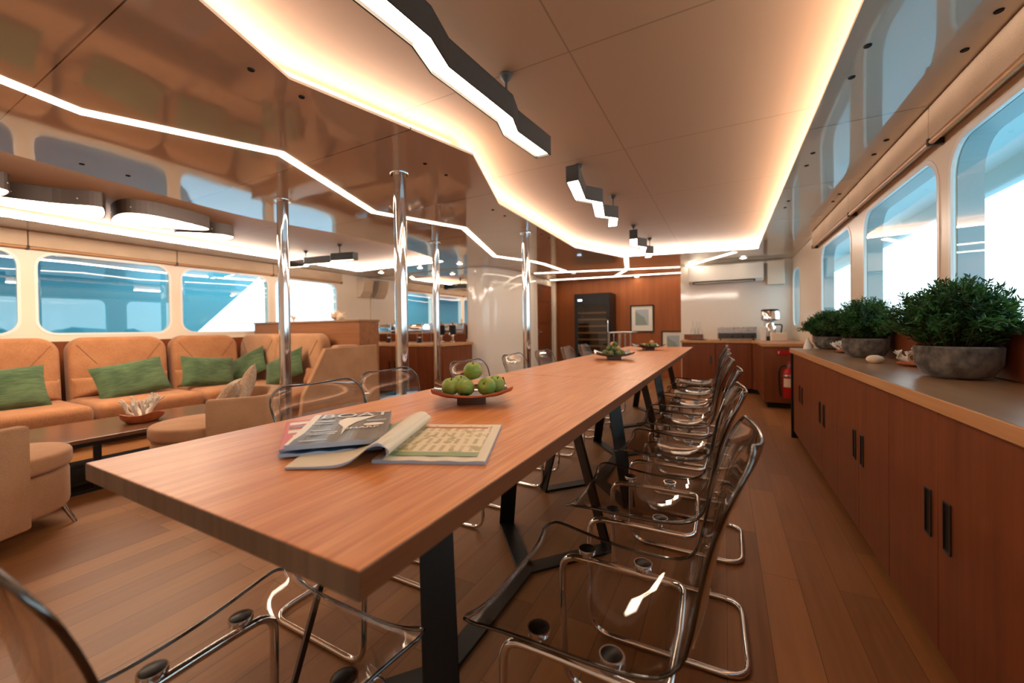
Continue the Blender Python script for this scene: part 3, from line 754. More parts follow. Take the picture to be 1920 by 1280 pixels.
# short return of the sofa along the half wall, with an end panel
t = thing('return_sofa', 'sand coloured short sofa along the half wall with upholstered end panel', 'sofa', (-4.3, 3.28, 0), PI)
def rt(x): return -(x+4.3)
b = BM(); box(b, rt(-3.80), rt(-4.83), 0.05, 0.72, 0.05, 0.2, 0.01); finish('base', b, M['sofa2'], t)
b = BM(); soft_box(b, rt(-3.795), rt(-4.835), 0.2, 0.82, 0.2, 0.386, 0.055); finish('seat_cushion', b, M['sofa'], t)
b = BM(); box(b, rt(-4.84), rt(-5.93), 0.03, 0.14, 0.05, 0.26, 0.01); finish('back_rail', b, M['sofa2'], t)
for xc, w in ((-5.52, 0.82), (-4.66, 0.90)):
    o = finish('back_cushion', back_slab(w, 0.74, 0.16, 0.17, 0.06), M['sofa2'], t); o.location = (rt(xc), 0.165, 0.24); back_seams(o, w, 0.16, 0.06)
o = finish('lumbar_cushion', pillow_bm(0.5, 0.2, 0.14), M['sofa'], t); o.location = (rt(-4.12), 0.30, 0.48); o.rotation_euler = (0.25, 0, 0)
b = BM(); b2 = bmesh.new(); prism(b2, [(-0.23, 0.08), (0.80, 0.08), (0.76, 0.36), (0.50, 0.82), (-0.20, 0.835)], -0.03, 0.03, 0, 0.012, 3)
for v in b2.verts: v.co = Vector((rt(-3.755)+v.co.z, v.co.x, v.co.y))
join(b, b2); finish('end_panel', b, M['arm'], t)
b = BM(); box(b, rt(-3.79), rt(-3.93), -0.0, 0.3, 0.62, 0.845, 0.03); finish('arm_rest', b, M['sofa2'], t)
for xx in (-3.95, -4.7):
    b = BM(); cylinder(b, (rt(xx), 0.65, 0), (rt(xx), 0.65, 0.05), 0.018, 10); finish('foot', b, M['steel'], t)

# half wall behind the return sofa
t = thing('half_wall', 'low wooden half wall behind the corner sofa with a shell on top', 'partition', (-4.93, 3.47, 0))
b = BM(); box(b, -1.085, 1.09, -0.15, 0.15, 0, 1.115, 0.004); finish('panel', b, M['halfwall'], t)
b = BM(); box(b, -1.085, 1.10, -0.165, 0.16, 1.115, 1.14, 0.004); finish('cap', b, M['cab_grey'], t)
# shell and tiny plant on it
b = BM()
for i in range(40):
    a = i*0.42; k = (i/40); ball(b, (0.055*(1-k)*cos(a), 0.055*(1-k)*sin(a), 0.03+0.11*k), 0.042*(1-k)+0.006, 10, 6)
for i in range(7):
    a = i*0.9; tube(b, [(0.05*cos(a), 0.05*sin(a), 0.06), (0.095*cos(a), 0.095*sin(a), 0.10+0.01*(i % 3))], [0.014, 0.003], 8)
ball(b, (0.06, -0.01, 0.045), 0.05, 12, 8, (1.4, 0.8, 0.85))
tag(finish('seashell', b, M['shell'], None, True, (-4.42, 3.47, 1.14)), 'large spiky pale seashell on top of the half wall', 'seashell')
b = BM()
for i in range(26):
    a = random.uniform(0, 6.3); r = random.uniform(0.02, 0.06); hgt = random.uniform(0.05, 0.13)
    tube(b, [(0, 0, 0.0), (r*0.4*cos(a), r*0.4*sin(a), hgt*0.6), (r*cos(a), r*sin(a), hgt)], [0.004, 0.006, 0.001], 5)
tag(finish('coral_sprig', b, M['coral'], None, True, (-5.33, 3.47, 1.14)), 'small pale coral sprig on the half wall, mostly hidden behind the chrome pole', 'coral')

# scatter cushions: green woven rectangles
def cushion(label, loc, rz, rx, w, h, mat='green', t=0.13, ry=0, group=None):
    o = finish('cushion', pillow_bm(w, h, t), M[mat], None); o.location = loc; o.rotation_mode = 'ZYX'
    Rm = Matrix.Rotation(rz, 4, 'Z') @ Matrix.Rotation(rx, 4, 'X') @ Matrix.Rotation(ry, 4, 'Y')
    o.rotation_euler = Rm.to_euler('ZYX'); o.rotation_mode = 'ZYX'
    return tag(o, label, 'cushion', group)
cushion('green woven cushion leaning at the picture edge', (-5.33, 0.86, 0.545), -PI/2, 0.35, 0.62, 0.38, ry=0.05)
cushion('green woven cushion leaning under the whole blue window', (-5.33, 1.74, 0.545), -PI/2, 0.35, 0.58, 0.37, ry=0.16)
cushion('green woven cushion on the sofa module next to the corner', (-5.33, 2.42, 0.55), -PI/2, 0.35, 0.54, 0.36, ry=-0.12)
cushion('green woven cushion standing on its corner in the sofa corner', (-5.42, 2.90, 0.57), PI+0.25, 0.38, 0.52, 0.36, ry=0.5)
cushion('green woven cushion propped against the short sofa, behind the chrome pole', (-4.62, 2.88, 0.57), PI+0.1, 0.40, 0.56, 0.36, ry=0.45)

# armchairs
def armchair(label, loc, rz):
    t = thing('armchair', label, 'armchair', loc, rz); t.scale = (0.95, 0.95, 1.0)
    w = 0.31
    front = [(w, -0.02)] + [(w*cos(a), 0.02+0.33*sin(a)) for a in [radians(k) for k in range(5, 176, 10)]] + [(-w, -0.02)]
    seat = front + [(-w, -0.30), (w, -0.30)]
    b = BM(); prism(b, offset_poly(seat, -0.012), 0.10, 0.315, 0, 0.03, 4); finish('seat_base', b, M['arm'], t, True, None, 50)
    b = BM(); prism(b, seat, 0.318, 0.405, 0, 0.022, 4); finish('seat_cushion', b, M['sofa2'], t, True, None, 50)
    U = [(w+0.02, -0.03), (w+0.03, -0.25)]+[(w+0.03-0.12+0.12*cos(a), -0.27-0.12*sin(a)) for a in [radians(k) for k in (15, 40, 65, 90)]]
    U = U+[(-x, y) for x, y in U[::-1]]
    b = BM(); prism(b, strip2d(U, 0.055), 0.09, 0.585, 0, 0.018, 3)
    finish('wrap_back', b, M['arm'], t, True, None, 50)
    for sx in (-1, 1):
        for y0 in (0.22, -0.28):
            b = BM(); tube(b, [(sx*0.20, y0, 0.105), (sx*0.235, y0+(0.03 if y0 > 0 else -0.03), 0.0)], [0.013, 0.010], 10); finish('leg', b, M['chrome'], t)
    return t
armchair('woven tan armchair at the picture edge, turned away from the camera', (-3.20, 0.455, 0), radians(24))
armchair('woven tan armchair with a round seat and two plaid cushions', (-3.15, 1.44, 0), radians(146))
cushion('plaid cushion leaning in the round-seat armchair, nearer the seat front', (-3.09, 1.50, 0.53), radians(146), 0.55, 0.34, 0.32, 'plaid', 0.10)
cushion('plaid cushion behind the other one in the round-seat armchair, its corner sticking up', (-3.10, 1.63, 0.575), radians(146), 0.35, 0.33, 0.33, 'plaid', 0.09, 0.5)

# coffee table with coral dish
t = thing('coffee_table', 'low dark wooden coffee table with black steel frame in front of the sofa', 'coffee table', (-3.93, 1.3, 0))
b = BM(); box(b, -0.37, 0.37, -0.62, 0.60, 0.318, 0.345, 0.003); finish('tabletop', b, M['dark_wood'], t)
for sx in (-1, 1):
    b = BM(); box(b, sx*0.345-0.012, sx*0.345+0.012, -0.58, 0.56, 0.294, 0.318, 0.002); finish('top_rail', b, M['black'], t)
    b = BM(); box(b, sx*0.345-0.01, sx*0.345+0.01, -0.58, 0.56, 0.165, 0.183, 0.002); finish('middle_rail', b, M['black'], t)
    b = BM(); box(b, sx*0.345-0.012, sx*0.345+0.012, -0.58, 0.56, 0.0, 0.02, 0.002); finish('floor_rail', b, M['black'], t)
    for y in (-0.56, -0.31, 0.54):
        b = BM(); box(b, sx*0.345-0.012, sx*0.345+0.012, y-0.018, y+0.018, 0.02, 0.294, 0.002); finish('leg', b, M['black'], t)
b = BM(); box(b, -0.333, 0.333, -0.56, 0.54, 0.05, 0.062, 0.002); finish('lower_shelf', b, M['black_matte'], t)
b = BM()
lathe(b, [(0, 0.012), (0.10, 0.014), (0.15, 0.05), (0.16, 0.068), (0.168, 0.066), (0.16, 0.035), (0.12, 0.004), (0, 0.0)], 28)
for v in b.verts:
    v.co.x *= 0.50; v.co.y *= 0.78; a = atan2(v.co.y, v.co.x); v.co.z *= 1+0.12*sin(3*a); v.co.y *= 1+0.05*sin(5*a)
tag(finish('wooden_bowl', b, M['bowl_wood'], None, True, (-3.86, 1.31, 0.345)), 'carved reddish wooden bowl on the coffee table', 'bowl')
def coral_bm(seed, n=9, size=0.13, spread=1.0):
    R = random.Random(seed); b = BM()
    def branch(p, d, L_, r, depth):
        q = p+d*L_
        tube(b, [p-d*r*0.4, (p+q)/2+Vector((R.uniform(-1, 1), R.uniform(-1, 1), 0))*L_*0.08, q], [r, r*0.85, r*0.7], 7)
        ball(b, q, r*0.75, 7, 5)
        if depth:
            for k in range(R.choice((2, 3))):
                a = R.uniform(0, 6.3); e = Vector((cos(a)*0.8*spread, sin(a)*0.8*spread, R.uniform(0.1, 0.9))); branch(q, (d*0.7+e).normalized(), L_*R.uniform(0.55, 0.8), r*0.72, depth-1)
    for k in range(n):
        a = 6.283*k/n+R.uniform(-.3, .3); e = Vector((cos(a)*0.9*spread, sin(a)*0.9*spread, R.uniform(0.4, 1.2))).normalized()
        branch(Vector((cos(a)*0.02, sin(a)*0.02, 0.0)), e, size*R.uniform(0.35, 0.5), size*0.085, 2)
    return b
b = coral_bm(3, 10, 0.175, 0.6)
tag(finish('coral', b, M['coral'], None, True, (-3.86, 1.31, 0.372)), 'white branching coral lying in the wooden bowl on the coffee table', 'coral')

# ================================================================== BUFFET
t = thing('buffet_counter', 'wooden buffet cabinet with pale worktop under the mirror', 'cabinet', (-4.7, 4.97, 0))
fx = [(-5.98+4.7, 4.50-4.97), (-4.02+4.7, 4.50-4.97), (-3.60+4.7, 4.62-4.97), (-3.66+4.7, 5.485-4.97), (-5.98+4.7, 5.485-4.97)]
b = BM(); prism(b, offset_poly(fx, -0.02), 0.06, 0.755); finish('body', b, M['cab'], t)
b = BM(); prism(b, offset_poly(fx, -0.06), 0.0, 0.06); finish('plinth', b, M['black_matte'], t)
b = BM(); prism(b, fx, 0.757, 0.795, 0, 0.004, 2); finish('worktop', b, M['cab_light'], t)
b = BM(); box(b, -1.27, 0.9, 0.495, 0.513, 0.795, 0.93, 0.002); finish('splashback', b, M['cab'], t)
for k in range(4):
    x0 = -1.26+k*0.485; b = BM(); box(b, x0+0.003, x0+0.482, -0.466, -0.446, 0.075, 0.745, 0.003); d = finish('door', b, M['cab'], t)
    hx = x0+0.482-0.05 if k % 2 == 0 else x0+0.05
    b = BM(); box(b, hx-0.012, hx+0.012, -0.4685, -0.464, 0.40, 0.53, 0.002); finish('handle', b, M['black'], d)
def chafer(label, x, y):
    t = thing('chafing_dish', label, 'chafing dish', (x, y, 0.795))
    for sx in (-1, 1):
        for sy in (-1, 1):
            b = BM(); tube(b, [(sx*0.15, sy*0.11, 0), (sx*0.15, sy*0.11, 0.30)], 0.009, 8); finish('leg', b, M['chrome'], t)
            b = BM(); ball(b, (sx*0.15, sy*0.11, 0.31), 0.015, 10, 7); finish('finial', b, M['chrome'], t)
    b = BM(); box(b, -0.145, 0.145, -0.105, 0.105, 0.15, 0.20, 0.01); finish('water_pan', b, M['chrome'], t)
    b = BM(); n = 12; prof = [(0.115*cos(PI*k/n), 0.205+0.105*sin(PI*k/n)) for k in range(n+1)]
    b2 = bmesh.new(); prism(b2, prof, -0.142, 0.142, 0, 0.004, 1)
    for v in b2.verts: v.co = Vector((v.co.z, v.co.x, v.co.y))
    join(b, b2); finish('roll_lid', b, M['chrome'], t, True, None, 40)
    b = BM(); tube(b, fillet([(-0.07, -0.115, 0.235), (-0.07, -0.145, 0.235), (0.07, -0.145, 0.235), (0.07, -0.115, 0.235)], 0.015), 0.006, 8); finish('lid_handle', b, M['black'], t)
    b = BM(); lathe(b, [(0, 0), (0.045, 0), (0.045, 0.03), (0.03, 0.035), (0.028, 0.07), (0.02, 0.075), (0, 0.075)], 16); finish('burner', b, M['black'], t)
    b = BM(); lathe(b, [(0.018, 0.075), (0.024, 0.08), (0.024, 0.095), (0, 0.095)], 14); finish('burner_cap', b, M['white'], t)
chafer('polished steel chafing dish closest to the half wall', -5.58, 5.02)
chafer('polished steel chafing dish partly behind the thick chrome pole', -5.08, 5.02)
chafer('polished steel chafing dish between two chrome poles', -4.42, 5.04)
def urn(label, x, y):
    t = thing('drink_dispenser', label, 'dispenser', (x, y, 0.795))
    b = BM(); lathe(b, [(0.055, 0), (0.06, 0.01), (0.02, 0.03), (0.02, 0.10), (0.05, 0.12), (0.056, 0.125)], 18); finish('stand', b, M['chrome'], t)
    b = BM(); lathe(b, [(0.052, 0.126), (0.056, 0.15), (0.056, 0.26), (0.05, 0.275), (0, 0.276)], 18); finish('jar', b, M['black_matte'], t)
    b = BM(); lathe(b, [(0.05, 0.278), (0.054, 0.285), (0.03, 0.31), (0.01, 0.315), (0.012, 0.335), (0, 0.34)], 18); finish('lid', b, M['chrome'], t)
    b = BM(); tube(b, [(0, -0.055, 0.16), (0, -0.085, 0.16), (0, -0.088, 0.13)], 0.008, 8); finish('tap', b, M['chrome'], t)
urn('dark drink dispenser beside the third chafing dish', -4.02, 5.10)
urn('dark drink dispenser at the buffet end by the white column', -3.84, 5.16)
# wall speaker beside the mirror
t = thing('wall_speaker', 'cream curved loudspeaker mounted high on the wall beside the mirror', 'speaker', (XL, 5.30, 1.80))
b = BM(); prof = [(0.002, -0.17), (0.07, -0.17), (0.15, -0.06), (0.19, 0.10), (0.195, 0.17), (0.002, 0.17)]
b2 = bmesh.new(); prism(b2, prof, -0.12, 0.12, 0, 0.008, 2)
for v in b2.verts: v.co = Vector((v.co.x, v.co.z, v.co.y))
join(b, b2); finish('cabinet', b, M['cream'], t)
b = BM(); b2 = bmesh.new(); prism(b2, strip2d([(0.079, -0.165), (0.157, -0.058), (0.197, 0.10), (0.2, 0.165)], 0.008), -0.105, 0.105)
for v in b2.verts: v.co = Vector((v.co.x, v.co.z, v.co.y))
join(b, b2); finish('grille', b, M['beige'], t)

# ================================================================== LONG CREDENZA UNDER THE WINDOWS
bnd = [-0.35, 0.42, 1.19, 1.96, 2.73, 3.50, 4.30]
CF = 0.535
cl = ['cupboard unit of the long credenza behind the picture edge', 'two-door cupboard unit in front of the big plant, at the picture corner', 'two-door cupboard unit with the two largest visible recessed handles', 'two-door cupboard unit beside the second chair, below the second plant', 'two-door cupboard unit of the credenza below the farthest plant', 'last two-door cupboard unit of the credenza, by the fire extinguisher']
for k in range(6):
    y0, y1 = bnd[k], bnd[k+1]
    t = thing('cupboard_unit', cl[k], 'cabinet', (0.70, (y0+y1)/2, 0)); h = (y1-y0)/2
    b = BM(); box(b, CF+0.02-0.70, XR-0.025-0.70, -h+0.001, h-0.001, 0.06, 0.758); finish('body', b, M['cab'], t)
    b = BM(); box(b, CF+0.05-0.70, XR-0.03-0.70, -h+0.001, h-0.001, 0.0, 0.06); finish('plinth', b, M['black_matte'], t)
    for s in (-1, 1):
        b = BM(); ya, yb = sorted((s*0.0015, s*(h-0.0015))); box(b, CF-0.70, CF+0.019-0.70, ya, yb, 0.065, 0.752, 0.0015, seg=1); d = finish('door', b, M['cab'], t)
        yc = s*0.058
        b = BM(); loops_solid(b, rrect(yc-0.021, yc+0.021, 0.375, 0.515, 0.004, 2), [rrect(yc-0.017, yc+0.017, 0.381, 0.509, 0.003, 2)[::-1]], 'x', CF-0.70-0.004, CF-0.70)
        box(b, CF-0.70-0.0008, CF-0.70, yc-0.0175, yc+0.0175, 0.379, 0.51, 0, 1); finish('recessed_handle', b, [M['handle'], M['black']], d)
b = BM(); box(b, 0.515, XR-0.02, -0.36, 4.36, 0.760, 0.80, 0.003)
for f in b.faces: f.material_index = 0
bmesh.ops.recalc_face_normals(b, faces=b.faces)
for f in b.faces: f.material_index = 1 if f.normal.z < 0.7 else 0
tag(finish('credenza_worktop', b, [M['cab_grey'], M['cab_light']]), 'long wooden worktop of the credenza under the windows, holding three plants', 'worktop')
b = BM(); box(b, 0.52, XR-0.03, 4.305, 4.335, 0, 0.758, 0.002); tag(finish('end_panel', b, M['black_matte']), 'narrow black end panel closing the long credenza near the fire extinguisher', 'panel')

# plants
def foliage(seed, R0=0.165, zt=0.25, n=560):
    R = random.Random(seed); b = BM()
    for s in range(n):
        a = R.uniform(0, 2*PI); e = R.uniform(0, 1)**0.75; r = R0*R.uniform(0.8, 1.2)*(0.15+1.05*e); top = zt*R.uniform(0.65, 1.15)*(1-0.55*e*e)
        p0 = Vector((0.085*e*cos(a), 0.085*e*sin(a), 0)); p2 = Vector((r*cos(a), r*sin(a), top)); p1 = (p0+p2)/2+Vector((0, 0, 0.05+0.04*e))
        pr = None; K = 6
        for k in range(K+1):
            t = k/K; q = p0*(1-t)**2+p1*2*t*(1-t)+p2*t*t
            if pr is not None:
                d = (q-pr).normalized(); w = d.cross(Vector((R.uniform(-1, 1), R.uniform(-1, 1), R.uniform(-1, 1)))).normalized()*0.0016
                f = b.faces.new([b.verts.new(v) for v in (pr-w, pr+w, q+w*0.7, q-w*0.7)]); f.material_index = 1
                if k > 1:
                    for m in range(7):
                        lf = (d*0.5+Vector((R.uniform(-1, 1), R.uniform(-1, 1), R.uniform(-0.6, 0.9)))).normalized()*R.uniform(0.014, 0.03)
                        o = pr+(q-pr)*R.random(); sw = lf.cross(Vector((R.uniform(-1, 1), R.uniform(-1, 1), R.uniform(-1, 1)))).normalized()*0.0028
                        f = b.faces.new([b.verts.new(v) for v in (o, o+lf*0.5+sw, o+lf, o+lf*0.5-sw)])
            pr = q
    return b
def leaf_mat():
    m, nt, p, N, L = newmat('fern_green')
    tc = N.new('ShaderNodeTexCoord'); n = N.new('ShaderNodeTexNoise'); n.inputs['Scale'].default_value = 14; n.inputs['Detail'].default_value = 3
    L.new(tc.outputs['Object'], n.inputs[0]); r = N.new('ShaderNodeValToRGB'); r.color_ramp.elements[0].position = 0.35; r.color_ramp.elements[1].position = 0.68
    r.color_ramp.elements[0].color = (*lin('#173a1c'), 1); r.color_ramp.elements[1].color = (*lin('#42752e'), 1)
    L.new(n.outputs['Fac'], r.inputs[0]); L.new(r.outputs[0], p.inputs['Base Color']); p.inputs['Roughness'].default_value = 0.6
    tr = N.new('ShaderNodeBsdfTranslucent'); L.new(r.outputs[0], tr.inputs[0]); mx = N.new('ShaderNodeMixShader'); mx.inputs[0].default_value = 0.25
    L.new(p.outputs[0], mx.inputs[1]); L.new(tr.outputs[0], mx.inputs[2]); L.new(mx.outputs[0], N['Material Output'].inputs[0]); return m
M['leaf'] = leaf_mat()
def pot_bm():
    b = BM(); lathe(b, [(0, 0), (0.06, 0), (0.10, 0.012), (0.122, 0.045), (0.126, 0.095), (0.118, 0.10), (0.114, 0.09), (0.11, 0.075), (0, 0.075)], 32); return b
for (x, y, sc, seed), l in zip(((0.772, 2.12, 1.0, 4), (0.770, 3.22, 0.98, 5), (0.77, 4.22, 0.87, 6)), ('biggest and closest of the three', 'in the middle of the three', 'smallest and nearest the pantry')):
    pl = thing('potted_plant', 'feathery green plant in a grey stone bowl, '+l, 'plant', (x, y, 0.80), 0, 'plants on the long credenza')
    o = finish('pot', pot_bm(), M['stone'], pl); o.scale = (0.93*sc, 1.05*sc, 1.22*sc)
    b = foliage(seed, 0.175*sc, 0.255*sc, 680)
    for v in b.verts:
        lim = XR-0.006-x
        if v.co.x > lim-0.03: v.co.x = lim-0.03+0.028*math.tanh((v.co.x-lim+0.03)/0.06)
    o = finish('foliage', b, [M['leaf'], M['stem']], pl); o.location = (0, 0, 0.088*sc)
# driftwood bases with coral
def coral_on_base(loc, rz, label, label2, seed):
    b = BM(); ball(b, (0, 0, 0.012), 0.012, 14, 6, (3.6, 7.5, 1.0)); tag(finish('driftwood_base', b, M['bowl_wood'], None, True, loc), label2, 'decoration').rotation_euler = (0, 0, rz)
    b = coral_bm(seed, 8, 0.085, 1.1); tag(finish('coral', b, M['coral'], None, True, (loc[0], loc[1], loc[2]+0.024)), label, 'coral')
coral_on_base((0.80, 2.62, 0.80), 0.2, 'white coral between the biggest plant and the middle plant', 'brown wooden base under the coral between the biggest and middle plants', 11)
coral_on_base((0.76, 3.70, 0.80), -0.2, 'white coral between the middle plant and the smallest plant', 'brown wooden base under the coral between the middle and smallest plants', 17)
b = BM(); ball(b, (0, 0, 0.02), 0.02, 12, 7, (1.5, 3.0, 1.0), 0, None, lambda p: Vector((p.x*(1.15-0.5*p.y), p.y, p.z*(1.1-0.4*p.y))))
tag(finish('seashell', b, M['shell'], None, True, (0.70, 2.78, 0.80)), 'small pale pointed seashell beside the coral near the biggest plant', 'seashell')
b = BM(); lathe(b, [(0, 0), (0.035, 0), (0.03, 0.03), (0.012, 0.075), (0.004, 0.1), (0, 0.1)], 16); tag(finish('seashell', b, M['white'], None, True, (0.63, 4.22, 0.80)), 'white cone-shaped seashell at the far end of the credenza', 'seashell')

# ================================================================== PANTRY CORNER
t = thing('pantry_counter', 'wooden L-shaped pantry counter in the far corner with pale worktop', 'cabinet', (0.2, 7.0, 0))
Lp = [(-0.62, 6.80), (0.345, 6.80), (0.395, 6.74), (0.395, 5.72), (0.90, 5.72), (0.90, 7.365), (-0.62, 7.365)]
Lq = [(x-0.2, y-7.0) for x, y in Lp]
b = BM(); prism(b, offset_poly(Lq, -0.02), 0.07, 0.745); finish('body', b, M['cab'], t)
b = BM(); prism(b, offset_poly(Lq, -0.06), 0, 0.07); finish('plinth', b, M['black_matte'], t)
b = BM(); prism(b, Lq, 0.747, 0.785, 0, 0.004, 2); finish('worktop', b, M['cab_light'], t)
for k in range(2):
    x0 = -0.80+k*0.475; b = BM(); box(b, x0, x0+0.465, -0.198, -0.182, 0.08, 0.735, 0.002); d = finish('door', b, M['cab'], t)
    hx = x0+0.41 if k == 0 else x0+0.05
    b = BM(); box(b, hx-0.016, hx+0.016, -0.201, -0.197, 0.42, 0.55, 0.002); finish('recessed_handle', b, M['handle'], d)
b = BM(); box(b, -0.81, -0.52, 0.34, 0.36, 0.785, 0.87, 0.002); finish('splashback', b, M['cab'], t)
# red extinguisher sign and extinguisher against the counter end
b = BM(); box(b, 0.545, 0.70, 5.712, 5.719, 0.652, 0.704, 0.001, 0)
b2 = bmesh.new(); tag_faces = None
sg = tag(finish('fire_sign', b, M['red']), 'small red fire extinguisher sign on the pantry counter end', 'sign')
b2.free(); b = BM(); tube(b, fillet([(0.566, 5.7115, 0.664), (0.566, 5.7115, 0.686), (0.575, 5.7115, 0.692)], 0.004, 3), 0.005, 6); finish('pictogram', b, M['white'], sg)
t = thing('fire_extinguisher', 'red fire extinguisher with black hose hanging on the pantry counter end', 'fire extinguisher', (0.655, 5.655, 0.15))
b = BM(); lathe(b, [(0, 0), (0.05, 0), (0.056, 0.01), (0.056, 0.29), (0.045, 0.325), (0.02, 0.345), (0.018, 0.36)], 22); finish('cylinder_body', b, M['red'], t)
b = BM(); lathe(b, [(0.0565, 0.25), (0.058, 0.252), (0.058, 0.268), (0.0565, 0.27)], 22); finish('strap', b, M['steel'], t)
b = BM(); box(b, -0.03, 0.03, 0.05, 0.084, 0.22, 0.30, 0.003); finish('wall_bracket', b, M['black'], t)
b = BM(); n = 8
for k in range(n):
    a0, a1 = radians(-150+k*12), radians(-150+(k+1)*12); f = b.faces.new([b.verts.new((0.0568*cos(a), 0.0568*sin(a), z)) for a, z in ((a0, 0.13), (a1, 0.13), (a1, 0.23), (a0, 0.23))])
finish('label', b, M['shell'], t)['label'] = 'pale instruction label'
b = BM(); lathe(b, [(0.016, 0.355), (0.02, 0.36), (0.02, 0.385), (0, 0.388)], 14); box(b, -0.012, 0.012, -0.06, 0.03, 0.39, 0.402, 0.002); finish('valve', b, M['steel'], t)
b = BM(); box(b, -0.01, 0.05, -0.03, -0.01, 0.395, 0.425, 0.004); finish('lever', b, M['red'], t)
b = BM(); tube(b, fillet([(-0.015, 0, 0.375), (-0.07, -0.01, 0.375), (-0.095, -0.01, 0.30), (-0.088, -0.01, 0.10), (-0.075, -0.01, 0.02)], 0.05, 6), [0.009]*26+[0.013, 0.014] if False else 0.009, 8); finish('hose', b, M['black'], t)
# appliances and things on the pantry counter
t = thing('air_conditioner', 'white wall air conditioner with an open louvre on the white wall', 'air conditioner', (0.0, 7.37, 1.70))
b = BM(); prof = [(0, 0.0), (-0.14, 0.0), (-0.19, 0.04), (-0.20, 0.12), (-0.19, 0.28), (0, 0.285)]
b2 = bmesh.new(); prism(b2, prof, -0.53, 0.53, 0, 0.012, 3)
for v in b2.verts: v.co = Vector((v.co.z, v.co.x, v.co.y))
join(b, b2); finish('body', b, M['white'], t, True, None, 35)
b = BM(); box(b, -0.46, 0.42, -0.187, -0.15, -0.004, 0.028, 0.002); finish('outlet', b, M['black_matte'], t)
b = BM(); box(b, -0.44, 0.40, -0.205, -0.165, 0.002, 0.008, 0.001); o = finish('louvre', b, M['white'], t)
b = BM(); box(b, 0.58, 0.80, 7.22, 7.37, 1.63, 1.99, 0.006); tag(finish('junction_box', b, M['cream']), 'grey beige box high on the wall beside the air conditioner', 'box')
t = thing('toaster_oven', 'low grey metal toaster box on the pantry counter', 'toaster', (0.16, 7.05, 0.785))
b = BM(); box(b, -0.26, 0.26, -0.13, 0.13, 0.02, 0.20, 0.012); finish('case', b, M['steel'], t)
b = BM(); box(b, -0.25, 0.25, -0.137, -0.129, 0.03, 0.11, 0.003); finish('front_panel', b, M['handle'], t)
for x in (-0.06, 0.08, 0.2):
    b = BM(); cylinder(b, (x, -0.137, 0.06), (x, -0.152, 0.06), 0.016, 14); finish('knob', b, M['black'], t)
for sx in (-0.22, 0.22):
    b = BM(); cylinder(b, (sx, -0.1, 0), (sx, -0.1, 0.02), 0.012, 8); finish('foot', b, M['black'], t)
    b = BM(); cylinder(b, (sx, 0.1, 0), (sx, 0.1, 0.02), 0.012, 8); finish('foot', b, M['black'], t)
t = thing('coffee_maker', 'silver and black coffee machine on the pantry counter near the window', 'coffee machine', (0.585, 6.95, 0.785))
b = BM(); lathe(b, [(0, 0), (0.12, 0), (0.12, 0.025), (0.10, 0.04), (0, 0.04)], 22); finish('base', b, M['black'], t)
b = BM(); box(b, -0.07, 0.07, 0.02, 0.11, 0.04, 0.33, 0.02); finish('column', b, M['steel'], t)
b = BM(); lathe(b, [(0.0, 0.29), (0.10, 0.29), (0.125, 0.31), (0.125, 0.40), (0.11, 0.43), (0, 0.44)], 26); finish('brew_head', b, M['chrome'], t)
b = BM(); lathe(b, [(0.112, 0.43), (0.118, 0.435), (0.10, 0.455), (0, 0.46)], 26); finish('lid', b, M['black'], t)
b = BM(); lathe(b, [(0, 0.042), (0.06, 0.042), (0.075, 0.07), (0.078, 0.20), (0.05, 0.24), (0.05, 0.26), (0, 0.262)], 24); finish('jug', b, M['chrome'], t)
b = BM(); tube(b, fillet([(0.05, -0.02, 0.23), (0.15, -0.02, 0.23), (0.13, -0.02, 0.09), (0.075, -0.02, 0.09)], 0.03), 0.009, 8); finish('jug_handle', b, M['black'], t)
b = BM(); box(b, 0.46, 0.53, 6.83, 6.90, 0.785, 0.99, 0.008); tag(finish('milk_carton', b, M['white']), 'white carton standing in front of the coffee machine', 'carton')
b = BM(); box(b, 0.57, 0.76, 6.60, 6.76, 0.785, 0.90, 0.01); tag(finish('cup_box', b, M['paper']), 'cream paper box standing before the coffee machine', 'box')
b = BM(); lathe(b, [(0, 0.0), (0.10, 0.0), (0.16, 0.012), (0.165, 0.014), (0.10, 0.004)], 26, (-0.40, 7.0, 0.785)); tag(finish('serving_tray', b, M['dark_wood'], None, True), 'round dark tray under the glass bottles on the pantry counter', 'tray')
def bottle_bm():
    b = BM(); lathe(b, [(0, 0), (0.036, 0), (0.038, 0.01), (0.038, 0.14), (0.015, 0.20), (0.013, 0.26), (0.016, 0.265), (0.016, 0.28), (0, 0.281)], 18); return b
for (x, y), l in zip(((-0.45, 6.98), (-0.35, 6.99), (-0.40, 7.06)), ('clear glass water bottle on the round tray, left one of the front pair', 'clear glass water bottle on the round tray, right one of the front pair', 'clear glass water bottle on the round tray, behind the front pair')):
    tag(finish('glass_bottle', bottle_bm(), M['clear'], None, True, (x, y, 0.797)), l, 'bottle', 'glass bottles on the pantry tray')

